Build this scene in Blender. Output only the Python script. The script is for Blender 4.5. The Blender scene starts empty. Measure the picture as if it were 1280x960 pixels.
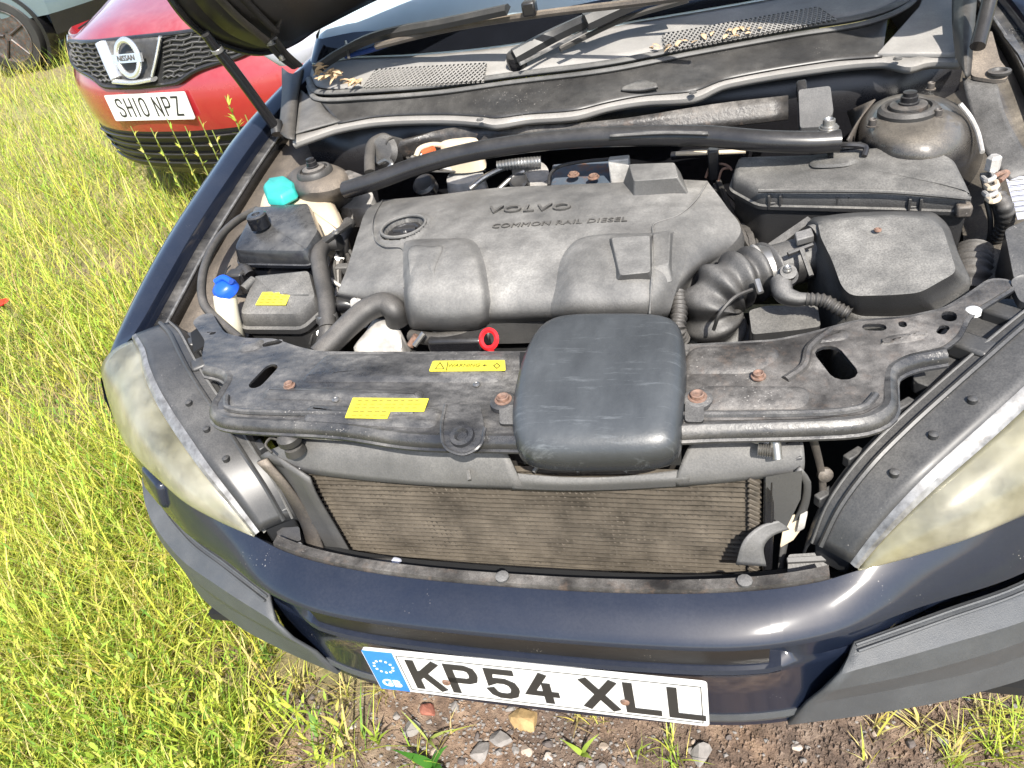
import bpy, bmesh, math, random
import numpy as np
from math import radians, sin, cos, pi, sqrt
from mathutils import Vector, Matrix
from mathutils.geometry import tessellate_polygon

S = bpy.context.scene
COL = S.collection
random.seed(7)
rng = np.random.default_rng(11)

# ------------------------------------------------------------------ camera
CAM = Vector((0.3012, -0.5517, 1.5623)); FOC = 935.34
yaw, pitch, roll = radians(-21.107), radians(37.309), radians(-13.799)
FW = Vector((sin(yaw)*cos(pitch), cos(yaw)*cos(pitch), -sin(pitch)))
_r0 = Vector((cos(yaw), -sin(yaw), 0)); _u0 = _r0.cross(FW)
RT = cos(roll)*_r0 + sin(roll)*_u0; UP = -sin(roll)*_r0 + cos(roll)*_u0
cd = bpy.data.cameras.new('camera'); cam = bpy.data.objects.new('camera', cd); COL.objects.link(cam)
M = Matrix((RT, UP, -FW)).transposed().to_4x4(); M.translation = CAM
cam.matrix_world = M
cd.sensor_fit = 'HORIZONTAL'; cd.sensor_width = 36; cd.lens = 36*FOC/1280; cd.clip_start = .02; cd.clip_end = 600
S.camera = cam

# ------------------------------------------------------------------ sky, sun, exposure
SUN_DIR = Vector((.40, -.75, .92)).normalized()       # towards the sun: behind the photographer, a little to the right
elev = math.asin(SUN_DIR.z); az = math.atan2(SUN_DIR.x, SUN_DIR.y)
W = bpy.data.worlds.new('World'); S.world = W; W.use_nodes = True
wn = W.node_tree.nodes; wl = W.node_tree.links; wn.clear()
sky = wn.new('ShaderNodeTexSky'); sky.sky_type = 'NISHITA'; sky.sun_disc = False
sky.sun_elevation = elev; sky.sun_rotation = az; sky.dust_density = 1.5; sky.air_density = 1.0
bg = wn.new('ShaderNodeBackground'); bg.inputs[1].default_value = .15
wo = wn.new('ShaderNodeOutputWorld'); wl.new(sky.outputs[0], bg.inputs[0]); wl.new(bg.outputs[0], wo.inputs[0])
sl = bpy.data.lights.new('sun', 'SUN'); sl.energy = 4.6; sl.angle = radians(.6); sl.color = (1, .95, .87)
so = bpy.data.objects.new('sun', sl); COL.objects.link(so); so.rotation_euler = SUN_DIR.to_track_quat('Z', 'Y').to_euler()
S.view_settings.view_transform = 'Standard'; S.view_settings.look = 'None'
S.view_settings.exposure = .85; S.view_settings.gamma = 1.0; S.view_settings.use_curve_mapping = False
S.render.engine = 'CYCLES'
S.cycles.max_bounces = 4; S.cycles.diffuse_bounces = 2; S.cycles.glossy_bounces = 2; S.cycles.transmission_bounces = 4; S.cycles.transparent_max_bounces = 4
S.cycles.caustics_reflective = False; S.cycles.caustics_refractive = False

# ------------------------------------------------------------------ points and curves
def ray(u, v): return FW + RT*((u-640)/FOC) - UP*((v-480)/FOC)
def Z(u, v, z):
    d = ray(u, v); return CAM + d*((z-CAM.z)/d.z)
def Y(u, v, y):
    d = ray(u, v); return CAM + d*((y-CAM.y)/d.y)
def X(u, v, x):
    d = ray(u, v); return CAM + d*((x-CAM.x)/d.x)
def zs(*a): return [Z(*p) for p in a]
def ys(*a): return [Y(*p) for p in a]
def zz(z, *a): return [Z(p[0], p[1], z if len(p) < 3 else p[2]) for p in a]
V = Vector
def cr(pts, n, closed=False):
    """n points along a Catmull-Rom curve through pts, evenly by chord length"""
    P = [Vector(p) for p in pts]; m = len(P)
    if m == 2 and not closed: return [P[0].lerp(P[1], i/(n-1)) for i in range(n)]
    if closed: Q = [P[-1]] + P + [P[0], P[1]]; seg = m
    else: Q = [P[0]*2-P[1]] + P + [P[-1]*2-P[-2]]; seg = m-1
    L = [0.0]
    for i in range(seg): L.append(L[-1] + max(1e-6, (Q[i+2]-Q[i+1]).length))
    out = []; k = 0
    for j in range(n):
        t = L[-1]*j/(n if closed else n-1)
        while k < seg-1 and t > L[k+1]: k += 1
        s = min(1, (t-L[k])/(L[k+1]-L[k])); a, b, c, d = Q[k:k+4]
        lb = (c-b).length
        m1 = (c-a)*(lb/max(1e-6, (b-a).length+lb)); m2 = (d-b)*(lb/max(1e-6, (d-c).length+lb))
        s2, s3 = s*s, s*s*s
        out.append(b*(2*s3-3*s2+1) + m1*(s3-2*s2+s) + c*(-2*s3+3*s2) + m2*(s3-s2))
    return out
def lin(pts, n):
    P = [Vector(p) for p in pts]; L = [0.0]
    for i in range(len(P)-1): L.append(L[-1] + max(1e-6, (P[i+1]-P[i]).length))
    out = []; k = 0
    for j in range(n):
        t = L[-1]*j/(n-1)
        while k < len(P)-2 and t > L[k+1]: k += 1
        out.append(P[k].lerp(P[k+1], (t-L[k])/(L[k+1]-L[k])))
    return out
def rnd(P, r, n=4):
    """round the corners of a closed outline"""
    P = [Vector(p) for p in P]; out = []; m = len(P)
    for i in range(m):
        a, b, c = P[i-1], P[i], P[(i+1) % m]
        da, dc = (a-b), (c-b); la, lc = da.length, dc.length
        ra = min(r, la*.45); rc = min(r, lc*.45)
        p, q = b+da*(ra/max(la, 1e-6)), b+dc*(rc/max(lc, 1e-6))
        for k in range(n+1):
            t = k/n; out.append(p*(1-t)**2 + b*(2*t*(1-t)) + q*t*t)
    return out
def inset(P, d):
    """move a closed outline inwards by d in plan"""
    m = len(P); A = sum(P[i-1].x*P[i].y-P[i].x*P[i-1].y for i in range(m)); s = 1 if A > 0 else -1
    out = []
    for i in range(m):
        a, b, c = P[i-1], P[i], P[(i+1) % m]
        e1 = V((b.x-a.x, b.y-a.y)); e2 = V((c.x-b.x, c.y-b.y))
        if e1.length < 1e-7: e1 = e2
        if e2.length < 1e-7: e2 = e1
        e1 = e1.normalized(); e2 = e2.normalized()
        n1 = V((-e1.y, e1.x))*s; n2 = V((-e2.y, e2.x))*s; nn = n1+n2
        if nn.length < 1e-3: nn = n1.copy()
        nn = nn.normalized(); k = min(1.6, 1/max(.4, nn.dot(n1)))
        out.append(V((b.x+nn.x*d*k, b.y+nn.y*d*k, b.z)))
    return out

# ------------------------------------------------------------------ objects
def tag(o, label, cat, group=None, kind=None):
    o['label'] = label
    if cat: o['category'] = cat
    if group: o['group'] = group
    if kind: o['kind'] = kind
    return o
def thing(name, label, cat, loc=(0, 0, 0), rz=0, group=None):
    o = bpy.data.objects.new(name, None); COL.objects.link(o); o.location = loc; o.rotation_euler = (0, 0, rz)
    o.empty_display_size = .1
    return tag(o, label, cat, group)
def link(name, me, mat=None, parent=None, bevel=0, solid=0, subd=0, sharp=38, seg=2, off=-1):
    o = bpy.data.objects.new(name, me); COL.objects.link(o)
    if mat is not None and not me.materials: me.materials.append(mat)
    if parent is not None: o.parent = parent
    me.polygons.foreach_set('use_smooth', [True]*len(me.polygons))
    if sharp: me.set_sharp_from_angle(angle=radians(sharp))
    if solid:
        m = o.modifiers.new('thickness', 'SOLIDIFY'); m.thickness = solid; m.offset = off
    if subd:
        m = o.modifiers.new('smooth', 'SUBSURF'); m.levels = m.render_levels = subd
    if bevel:
        m = o.modifiers.new('edge', 'BEVEL'); m.width = bevel; m.segments = seg; m.limit_method = 'ANGLE'; m.angle_limit = radians(32)
        m.harden_normals = False
    return o
def mk(name, vs, fs, mat, parent=None, **k):
    me = bpy.data.meshes.new(name); me.from_pydata([tuple(v) for v in vs], [], fs); me.update()
    bm = bmesh.new(); bm.from_mesh(me); bmesh.ops.recalc_face_normals(bm, faces=bm.faces); bm.to_mesh(me); bm.free()
    return link(name, me, mat, parent, **k)
def grid(rows, closed=False):
    nv, nu = len(rows), len(rows[0]); vs = [p for r in rows for p in r]; fs = []
    for j in range(nv-1):
        for i in range(nu if closed else nu-1):
            a = j*nu+i; b = j*nu+(i+1) % nu; fs.append((a, b, b+nu, a+nu))
    return vs, fs
def loft(name, rows, mat, parent=None, nu=24, nv=None, closed=False, cap0=False, cap1=False, curve=True, fn=None, **k):
    f = cr if curve else lin
    R = [cr(r, nu, True) if closed else f(r, nu) for r in rows]
    if nv:
        cols = [(cr if curve != 'u' else lin)([R[j][i] for j in range(len(R))], nv) for i in range(nu)]
        R = [[cols[i][j] for i in range(nu)] for j in range(nv)]
    if fn: R = [[fn(p) for p in r] for r in R]
    vs, fs = grid(R, closed); n = len(R[0])
    if cap0: fs.append(tuple(range(n)))
    if cap1: fs.append(tuple(len(vs)-n+i for i in range(n)))
    return mk(name, vs, fs, mat, parent, **k)
def slab(name, out, depth, mat, parent=None, holes=(), curve=False, n=80, r=0, bevel=.002, **k):
    """a plate: outline (top face, any z), holes, thickness downwards"""
    O = [Vector(p) for p in out]
    if r: O = rnd(O, r)
    if curve: O = cr(O, n, True)
    loops = [O] + [list(h) for h in holes]
    flat = [p for l in loops for p in l]
    tri = tessellate_polygon([[V((p.x, p.y, 0)) for p in l] for l in loops])
    N = len(flat); vs = flat + [p-V((0, 0, depth)) for p in flat]
    fs = [tuple(t) for t in tri] + [tuple(i+N for i in t) for t in tri]; s = 0
    for l in loops:
        m = len(l)
        for i in range(m): a, b = s+i, s+(i+1) % m; fs.append((a, b, b+N, a+N))
        s += m
    me = bpy.data.meshes.new(name); me.from_pydata([tuple(v) for v in vs], [], fs)
    bm = bmesh.new(); bm.from_mesh(me); bmesh.ops.recalc_face_normals(bm, faces=bm.faces)
    pass
    bm.to_mesh(me); bm.free()
    return link(name, me, mat, parent, bevel=bevel, **k)
def pod(name, out, prof, mat, parent=None, r=.01, n=4, curve=0, **k):
    """stack of rings made from one outline: prof = [(inset, dz), ...] top first; the first ring is capped"""
    O = rnd(out, r, n) if r else [Vector(p) for p in out]
    if curve: O = cr(out, curve, True)
    cen = sum(O, V((0, 0, 0)))/len(O); rad = sum(math.hypot(p.x-cen.x, p.y-cen.y) for p in O)/len(O)
    def ring(d, dz):
        if d < .015: return [p+V((0, 0, dz)) for p in inset(O, d)]
        I = inset(O, .012); k = max(.1, 1-(d-.012)/rad*1.5)
        return [V((cen.x+(p.x-cen.x)*k, cen.y+(p.y-cen.y)*k, cen.z+(p.z-cen.z)*k+dz)) for p in I]
    R = [ring(d, dz) for d, dz in prof]
    vs, fs = grid(R, True); m = len(O)
    c = sum(R[0], V((0, 0, 0)))/m; vs.append(c)
    for i in range(m): fs.append((i, (i+1) % m, len(vs)-1))
    fs.append(tuple((len(R)-1)*m+i for i in range(m)))
    return mk(name, vs, fs, mat, parent, **k)
def frames(P):
    T = []
    for i in range(len(P)):
        T.append((P[min(i+1, len(P)-1)]-P[max(i-1, 0)]).normalized())
    a = V((0, 0, 1)) if abs(T[0].z) < .9 else V((1, 0, 0)); out = []
    nrm = (a - T[0]*a.dot(T[0])).normalized()
    for t in T:
        nrm = (nrm - t*nrm.dot(t)).normalized(); out.append((nrm, t.cross(nrm)))
    return out
def tube(name, pts, r, mat, parent=None, n=None, seg=12, cap=True, rib=0, ribh=.12, flat=1.0, **k):
    """tube along a curve; r number or list; rib = number of corrugations"""
    n = n or max(2, 8*len(pts)) if len(pts) > 2 else (n or 2)
    if rib: n = max(n, rib*4+1)
    P = cr(pts, n); FR = frames(P); vs = []
    rr = r if isinstance(r, (list, tuple)) else [r]*2
    for i, p in enumerate(P):
        t = i/(n-1)*(len(rr)-1); j = min(int(t), len(rr)-2); q = rr[j]+(rr[j+1]-rr[j])*(t-j)
        if rib: q *= 1 + ribh*(.5+.5*cos(2*pi*rib*i/(n-1)))
        a, b = FR[i]
        for s in range(seg): an = 2*pi*s/seg; vs.append(p + a*(q*flat*cos(an)) + b*(q*sin(an)))
    fs = [(i*seg+s, i*seg+(s+1) % seg, (i+1)*seg+(s+1) % seg, (i+1)*seg+s) for i in range(n-1) for s in range(seg)]
    if cap: fs += [tuple(range(seg)), tuple((n-1)*seg+s for s in range(seg))]
    return mk(name, vs, fs, mat, parent, **k)
def lathe(name, prof, loc, mat, parent=None, axis=(0, 0, 1), seg=24, lobes=0, lobe=.0, sx=1.0, **k):
    """prof = [(radius, height), ...]"""
    q = V((0, 0, 1)).rotation_difference(Vector(axis)); vs = []
    for r_, h in prof:
        for s in range(seg):
            a = 2*pi*s/seg; rr = r_*(1+lobe*(1 if (s*lobes//seg*2+s*lobes*2//seg) % 2 else -1) if lobes else 1)
            vs.append(Vector(loc) + q @ V((rr*sx*cos(a), rr*sin(a), h)))
    m = len(prof)
    fs = [(j*seg+s, j*seg+(s+1) % seg, (j+1)*seg+(s+1) % seg, (j+1)*seg+s) for j in range(m-1) for s in range(seg)]
    fs += [tuple(range(seg)), tuple((m-1)*seg+s for s in range(seg))]
    return mk(name, vs, fs, mat, parent, **k)
def hexa(c8): return c8, [(0, 1, 2, 3), (7, 6, 5, 4), (0, 4, 5, 1), (1, 5, 6, 2), (2, 6, 7, 3), (3, 7, 4, 0)]
def boxm(cx, cy, cz, sx, sy, sz):
    a, b, c = sx/2, sy/2, sz/2
    return [V((cx+x*a, cy+y*b, cz+z*c)) for z in (1, -1) for x, y in ((-1, -1), (1, -1), (1, 1), (-1, 1))]
def box(name, c, s, mat, parent=None, rot=None, bevel=.003, **k):
    vs, fs = hexa(boxm(0, 0, 0, *s)); q = rot or Matrix.Identity(3)
    return mk(name, [Vector(c)+q @ v for v in vs], fs, mat, parent, bevel=bevel, **k)
def ringpts(c, r, n=20, sx=1, z=None):
    return [V((c[0]+r*sx*cos(2*pi*i/n), c[1]+r*sin(2*pi*i/n), c[2] if z is None else z)) for i in range(n)]
def text(name, s, size, M4, mat, parent=None, ext=.0006, font_scale=(1, 1), spacing=1.0, bold=0, res=3):
    cu = bpy.data.curves.new(name, 'FONT'); cu.body = s; cu.size = size; cu.extrude = ext; cu.align_x = 'CENTER'; cu.align_y = 'CENTER'
    cu.space_character = spacing; cu.offset = bold; cu.resolution_u = res
    o = bpy.data.objects.new(name, cu); COL.objects.link(o)
    dg = bpy.context.evaluated_depsgraph_get(); me = bpy.data.meshes.new_from_object(o.evaluated_get(dg))
    bpy.data.objects.remove(o); me.name = name
    me.transform(M4 @ Matrix.Diagonal((font_scale[0], font_scale[1], 1, 1)))
    me.materials.clear(); me.materials.append(mat)
    p = bpy.data.objects.new(name, me); COL.objects.link(p)
    if parent is not None: p.parent = parent
    return p
def basis(o, x, y):
    x = Vector(x).normalized(); y = Vector(y); y = (y-x*y.dot(x)).normalized(); z = x.cross(y)
    m = Matrix((x, y, z)).transposed().to_4x4(); m.translation = Vector(o); return m

# ------------------------------------------------------------------ materials
def mat(name, base, rough=.5, metal=0, dust=0, dustc=(.30, .27, .23), var=.15, scale=14, bump=.0, bscale=300, coat=0,
        speck=0, speckc=(.45, .42, .38), scratch=0, spec=.5, streak=1.0, up=.35, rustc=None, rust=0, trans=0, patch=.65, fine_=.45):
    m = bpy.data.materials.new(name); m.use_nodes = True; nt = m.node_tree; N, L = nt.nodes, nt.links
    b = N['Principled BSDF']; b.inputs['Metallic'].default_value = metal; b.inputs['Coat Weight'].default_value = coat
    b.inputs['Coat Roughness'].default_value = .06; b.inputs['Specular IOR Level'].default_value = spec
    tc = N.new('ShaderNodeTexCoord')
    def noise(sc, det=6, ro=.6, vec=None):
        n = N.new('ShaderNodeTexNoise'); n.inputs['Scale'].default_value = sc; n.inputs['Detail'].default_value = det
        n.inputs['Roughness'].default_value = ro; L.new(vec or tc.outputs['Object'], n.inputs['Vector']); return n.outputs['Fac']
    def ramp(f, a, c):
        r = N.new('ShaderNodeMapRange'); r.inputs[1].default_value = a; r.inputs[2].default_value = c; r.clamp = True
        L.new(f, r.inputs[0]); return r.outputs[0]
    def mul(a, c):
        r = N.new('ShaderNodeMath'); r.operation = 'MULTIPLY'
        for i, x in ((0, a), (1, c)):
            if isinstance(x, (int, float)): r.inputs[i].default_value = x
            else: L.new(x, r.inputs[i])
        return r.outputs[0]
    def mix(fac, a, c):
        r = N.new('ShaderNodeMix'); r.data_type = 'RGBA'
        if isinstance(fac, (int, float)): r.inputs[0].default_value = fac
        else: L.new(fac, r.inputs[0])
        for i, x in ((6, a), (7, c)):
            if isinstance(x, tuple): r.inputs[i].default_value = (*x[:3], 1)
            else: L.new(x, r.inputs[i])
        return r.outputs[2]
    mp = N.new('ShaderNodeMapping'); L.new(tc.outputs['Object'], mp.inputs[0]); mp.inputs['Scale'].default_value = (1, streak, 1)
    vec = mp.outputs[0]
    n1 = noise(scale, 6, .62, vec)
    col = mix(ramp(n1, .3, .7), tuple(c*(1-var) for c in base), tuple(min(1, c*(1+var)) for c in base))
    rf = None
    if rust:
        k = ramp(noise(scale*2.3, 8, .7), .62-rust*.35, .72-rust*.3)
        col = mix(k, col, rustc or (.16, .07, .035))
    if dust:
        g = N.new('ShaderNodeNewGeometry'); sp = N.new('ShaderNodeSeparateXYZ'); L.new(g.outputs['Normal'], sp.inputs[0])
        upm = ramp(sp.outputs[2], .0, .92)
        a = N.new('ShaderNodeMath'); a.operation = 'MULTIPLY_ADD'; L.new(upm, a.inputs[0]); a.inputs[1].default_value = 1-up; a.inputs[2].default_value = up
        big = ramp(noise(scale*.45, 4, .55, vec), .30, .66); mid = ramp(noise(scale*3.1, 5, .65, vec), .30, .66); fine = ramp(noise(scale*38, 3, .75), .36, .62)
        def madd(x, m_, c_):
            q = N.new('ShaderNodeMath'); q.operation = 'MULTIPLY_ADD'; L.new(x, q.inputs[0]); q.inputs[1].default_value = m_; q.inputs[2].default_value = c_; return q.outputs[0]
        k = mul(mul(mul(mul(a.outputs[0], madd(big, patch, 1-patch)), madd(mid, .4+.3*max(0, patch-.65)/.35, .6-.3*max(0, patch-.65)/.35)), madd(fine, fine_, 1-fine_)), dust)
        dcol = mix(ramp(noise(scale*1.7, 4), .35, .65), dustc, tuple(c*.72 for c in dustc))
        col = mix(k, col, dcol); rf = k
    if scratch:
        m2 = N.new('ShaderNodeMapping'); L.new(tc.outputs['Object'], m2.inputs[0]); m2.inputs['Rotation'].default_value = (0, 0, -1.05); m2.inputs['Scale'].default_value = (7, 60, 7)
        k = mul(ramp(noise(1.6, 6, .8, m2.outputs[0]), .56, .72), scratch); col = mix(k, col, speckc)
    if speck:
        vo = N.new('ShaderNodeTexVoronoi'); vo.inputs['Scale'].default_value = 210; L.new(tc.outputs['Object'], vo.inputs['Vector'])
        k = mul(mul(ramp(vo.outputs['Distance'], .24, .10), ramp(noise(60, 2), .50, .62)), ramp(noise(7, 4), .62-speck*.15, .72-speck*.12)); col = mix(k, col, speckc)
    L.new(col, b.inputs['Base Color'])
    if rf is not None:
        r = N.new('ShaderNodeMapRange'); L.new(rf, r.inputs[0]); r.inputs[3].default_value = rough; r.inputs[4].default_value = max(rough, .92); L.new(r.outputs[0], b.inputs['Roughness'])
    else:
        r = N.new('ShaderNodeMapRange'); L.new(n1, r.inputs[0]); r.inputs[3].default_value = max(.03, rough*.8); r.inputs[4].default_value = min(1, rough*1.2); L.new(r.outputs[0], b.inputs['Roughness'])
    if bump:
        bu = N.new('ShaderNodeBump'); bu.inputs['Strength'].default_value = bump; bu.inputs['Distance'].default_value = .002
        L.new(noise(bscale, 4, .6), bu.inputs['Height']); L.new(bu.outputs[0], b.inputs['Normal'])
    if trans:
        b.inputs['Transmission Weight'].default_value = trans; b.inputs['IOR'].default_value = 1.45
    return m
DG = (.36, .345, .32); BR = (.36, .30, .235)
MT = dict(
    plastic=mat('dusty_black_plastic', (.014, .014, .015), .36, dust=.75, dustc=DG, bump=.25, speck=.2, up=.08),
    cover=mat('dusty_engine_cover_plastic', (.040, .040, .041), .40, dust=1.0, dustc=(.40, .385, .355), bump=.4, bscale=500, scale=7, up=.22, fine_=.28, patch=.75),
    filt=mat('dusty_filter_box_plastic', (.020, .020, .021), .42, dust=1.0, dustc=(.34, .325, .295), bump=.4, bscale=420, scale=10, up=.05),
    clean=mat('clean_black_plastic', (.010, .010, .012), .26, dust=.22, dustc=DG, up=.05),
    trough=mat('black_cowl_trough', (.014, .014, .015), .35, dust=.32, dustc=DG, speck=.35, up=.05),
    wet=mat('oily_black_plastic', (.008, .009, .012), .10, dust=.7, dustc=(.33, .32, .30), patch=1.0, scale=9, up=.0, fine_=.2),
    rubber=mat('black_rubber_hose', (.022, .022, .022), .45, dust=.5, dustc=(.33, .30, .265), bump=.2, bscale=200, up=.1),
    seal=mat('weathered_rubber_seal', (.035, .035, .035), .5, dust=.8, dustc=(.40, .39, .37), up=.1),
    paint=mat('navy_car_paint', (.0075, .0115, .024), .42, metal=.0, spec=.15, coat=1.0, var=.1, dust=.06, dustc=(.40, .39, .38), speck=.12, scale=6, up=.0),
    bay=mat('dusty_bay_paint', (.020, .021, .024), .4, dust=1.0, dustc=(.40, .33, .255), speck=.2, bump=.2, scale=10, streak=.35, up=.35),
    turret=mat('black_turret_paint', (.012, .013, .016), .18, dust=.75, dustc=(.40, .35, .28), bump=.15, scale=11, up=.0, coat=.4),
    member=mat('worn_crossmember_paint', (.018, .019, .022), .22, dust=.80, dustc=(.37, .35, .32), speck=.5, bump=.4, scale=15, up=.12, bscale=120, streak=2.0, patch=.95),
    rustmember=mat('grimy_crossmember_paint', (.016, .015, .015), .30, dust=1.0, dustc=(.34, .315, .285), speck=.6, bump=.6, scale=19, rust=.25, rustc=(.06, .042, .032), up=.15, bscale=130, patch=.95),
    scoop=mat('scuffed_scoop_plastic', (.017, .019, .022), .26, dust=.50, dustc=(.31, .33, .34), scale=4, bump=.12, up=.1, streak=.4, patch=.8, fine_=.08, scratch=.28, speckc=(.30, .32, .33)),
    clad=mat('grey_textured_cladding', (.050, .056, .063), .45, dust=.22, dustc=DG, bump=.35, bscale=700),
    housing=mat('headlight_housing_plastic', (.020, .021, .023), .34, dust=.42, dustc=DG, speck=.35, scale=10, up=.1),
    rim=mat('worn_headlight_rim', (.22, .22, .22), .3, metal=.35, var=.6, scale=50, dust=.3),
    cowl=mat('grey_cowl_panel', (.24, .233, .222), .55, dust=.85, dustc=(.56, .53, .49), bump=.2, scale=7, up=.1),
    wheelmetal=mat('dirty_wheel_metal', (.10, .095, .09), .5, metal=.5, var=.5, scale=20, rust=.3),
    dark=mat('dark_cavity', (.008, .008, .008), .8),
    steel=mat('zinc_steel', (.42, .41, .39), .35, metal=.85, dust=.3, var=.3),
    alu=mat('oxidised_aluminium', (.50, .48, .45), .5, metal=.3, dust=.5, dustc=(.45, .42, .37), bump=.6, bscale=150, var=.35, scale=30),
    rustbolt=mat('rusty_bolt', (.20, .11, .075), .7, metal=.2, var=.6, scale=150, dust=.5, dustc=(.38, .30, .25)),
    radfin=mat('dusty_radiator_fin', (.082, .068, .053), .7, metal=.1, var=.8, scale=22, dust=.38, dustc=(.30, .265, .21), up=.3, patch=1.0),
    radtube=mat('dusty_radiator_tube', (.085, .072, .056), .6, metal=.2, var=.6, scale=18, dust=.40, dustc=(.40, .34, .26), up=.3, patch=1.0),
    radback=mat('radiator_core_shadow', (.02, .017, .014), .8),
    shroud=mat('grey_duct_plastic', (.055, .055, .055), .45, dust=.75, dustc=(.38, .365, .345), bump=.2, scale=10, up=.15),
    red=mat('red_dipstick_plastic', (.62, .02, .025), .35),
    blue=mat('blue_cap_plastic', (.015, .10, .62), .35, var=.08),
    teal=mat('teal_cap_plastic', (.02, .38, .34), .4, dust=.3, dustc=(.3, .5, .47)),
    white=mat('yellowed_tank_plastic', (.66, .55, .40), .45, var=.16, dust=.5, dustc=(.45, .36, .26)),
    filler=mat('cream_filler_plastic', (.66, .61, .47), .4, var=.08, dust=.25),
    yellow=mat('yellow_label', (.74, .64, .04), .4, var=.12, scale=25, dust=.12, dustc=(.7, .68, .5)),
    ink=mat('black_print', (.025, .025, .025), .4),
    yink=mat('brown_print', (.10, .085, .015), .5),
    platew=mat('white_plate', (.74, .74, .72), .3, var=.05, coat=.3, dust=.08, dustc=(.4, .35, .3)),
    plateb=mat('blue_plate_strip', (.02, .20, .72), .3, coat=.3),
    platew2=mat('white_print', (.82, .82, .82), .4),
    paper=mat('pale_sticker', (.50, .51, .58), .5, var=.08),
    glass=None,
)
# ================================================================== the navy car, bonnet open
def lens_mat():
    m = bpy.data.materials.new('hazed_yellowed_lens'); m.use_nodes = True; N, L = m.node_tree.nodes, m.node_tree.links; b = N['Principled BSDF']
    tc = N.new('ShaderNodeTexCoord')
    def no(sc, vec=None):
        n = N.new('ShaderNodeTexNoise'); n.inputs['Scale'].default_value = sc; n.inputs['Detail'].default_value = 6; n.inputs['Roughness'].default_value = .6; L.new(vec or tc.outputs['Object'], n.inputs['Vector']); return n.outputs['Fac']
    r = N.new('ShaderNodeValToRGB'); r.color_ramp.elements[0].position = .30; r.color_ramp.elements[0].color = (.46, .42, .24, 1)
    r.color_ramp.elements[1].position = .66; r.color_ramp.elements[1].color = (.72, .69, .54, 1)
    L.new(no(6), r.inputs[0]); L.new(r.outputs[0], b.inputs['Base Color'])
    mr = N.new('ShaderNodeMapRange'); mr.inputs[1].default_value = .35; mr.inputs[2].default_value = .65; mr.inputs[3].default_value = .55; mr.inputs[4].default_value = .88; L.new(no(9), mr.inputs[0]); L.new(mr.outputs[0], b.inputs['Transmission Weight'])
    b.inputs['Roughness'].default_value = .30; b.inputs['IOR'].default_value = 1.3; b.inputs['Coat Weight'].default_value = .8; b.inputs['Coat Roughness'].default_value = .12
    return m
MT['slot'] = mat('dirty_black_slot', (.006, .006, .007), .45, dust=.12, speck=.9, speckc=(.30, .27, .23)); MT['lens'] = lens_mat(); MT['chrome0'] = mat('lamp_reflector', (.75, .74, .70), .15, metal=1.0); MT['bowl'] = mat('lamp_bowl_plastic', (.30, .29, .26), .4, metal=.3)
def glass_mat(name, tint=(.55, .62, .66)):
    m = bpy.data.materials.new(name); m.use_nodes = True; b = m.node_tree.nodes['Principled BSDF']
    b.inputs['Base Color'].default_value = (*tint, 1); b.inputs['Transmission Weight'].default_value = .9; b.inputs['Roughness'].default_value = .03; b.inputs['IOR'].default_value = 1.5
    return m
MT['glass'] = glass_mat('windscreen_glass')

CAR = thing('parked_car', 'navy blue car with its bonnet open and engine bay showing', 'car')
def lerp_tab(T, x):
    for (a, va), (b, vb) in zip(T, T[1:]):
        if x <= b: return va+(vb-va)*(max(x, a)-a)/(b-a)
    return T[-1][1]
def smooth_tab(T):
    P = [V((a, b, 0)) for a, b in T]; P = [V((-P[1].x, P[1].y, 0))]+P; C = cr(P, 240)
    return [(p.x, p.y) for p in C if p.x >= -1e-6] or T
LIPY = smooth_tab([(0, .05), (.2, .056), (.34, .074), (.45, .104), (.55, .138), (.65, .180), (.77, .25), (.87, .346), (.92, .46)])
LIPZ = smooth_tab([(0, .70), (.2, .70), (.40, .702), (.45, .712), (.55, .729), (.65, .745), (.77, .765), (.87, .80), (.92, .82)])
CRY = smooth_tab([(0, -.006), (.2, -.002), (.32, .010), (.42, .040), (.52, .090), (.65, .150), (.80, .255), (.90, .38), (.945, .50)])
CRZ = smooth_tab([(0, .665), (.32, .664), (.42, .662), (.52, .664), (.65, .668), (.80, .68), (.90, .70), (.945, .71)])
def T(tab, x): return lerp_tab(tab, abs(x))
def sst(a, b, x): t = max(0, min(1, (x-a)/(b-a))); return t*t*(3-2*t)
# ---- painted bumper
xs = sorted(set([i/60*.93 for i in range(-60, 61)] + [s*.34 for s in (-1, 1)] + [s*.355 for s in (-1, 1)]))
rows = []
for x in xs:
    ly, lz, cy, cz = T(LIPY, x), T(LIPZ, x), T(CRY, x), T(CRZ, x); a = abs(x)
    g = sst(.335, .40, a)              # 0 at the middle, 1 where the grey cladding takes over
    dx = V((0, 0, 0))
    r = [V((x, ly+.02, lz-.05)), V((x, ly+.006, lz-.006)), V((x, ly, lz))]
    for t, bu in ((.25, .004), (.5, .006), (.8, .005), (.93, .003)):
        r.append(V((x, ly+(cy-ly)*t, lz+(cz-lz)*t+bu)))
    h = sst(.48, .60, a)
    r += [V((x, cy, cz)), V((x, cy-.001, cz-.004)), V((x, cy+.003, cz-.009))]
    r += [V((x, cy+.030-g*.012+h*.03, cz-.014-.02*h)), V((x, cy+.032+h*.03-g*.018, cz-.058-.03*h)), V((x, cy+.007+g*.010+h*.034, cz-.064-.03*h)),
          V((x, cy+.004+g*.010+h*.034, cz-.070-.03*h)), V((x, cy+.010+g*.004+h*.03, cz-.082-.02*h)), V((x, cy+.015+h*.02, cz-.14)), V((x, cy+.014+h*.02, cz-.225)),
          V((x, cy+.05, cz-.235))]
    rows.append(r)
vs, fs = grid(rows)
mk('bumper', vs, fs, MT['paint'], CAR, sharp=42)
BUMPER = CAR.children[-1]
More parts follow.
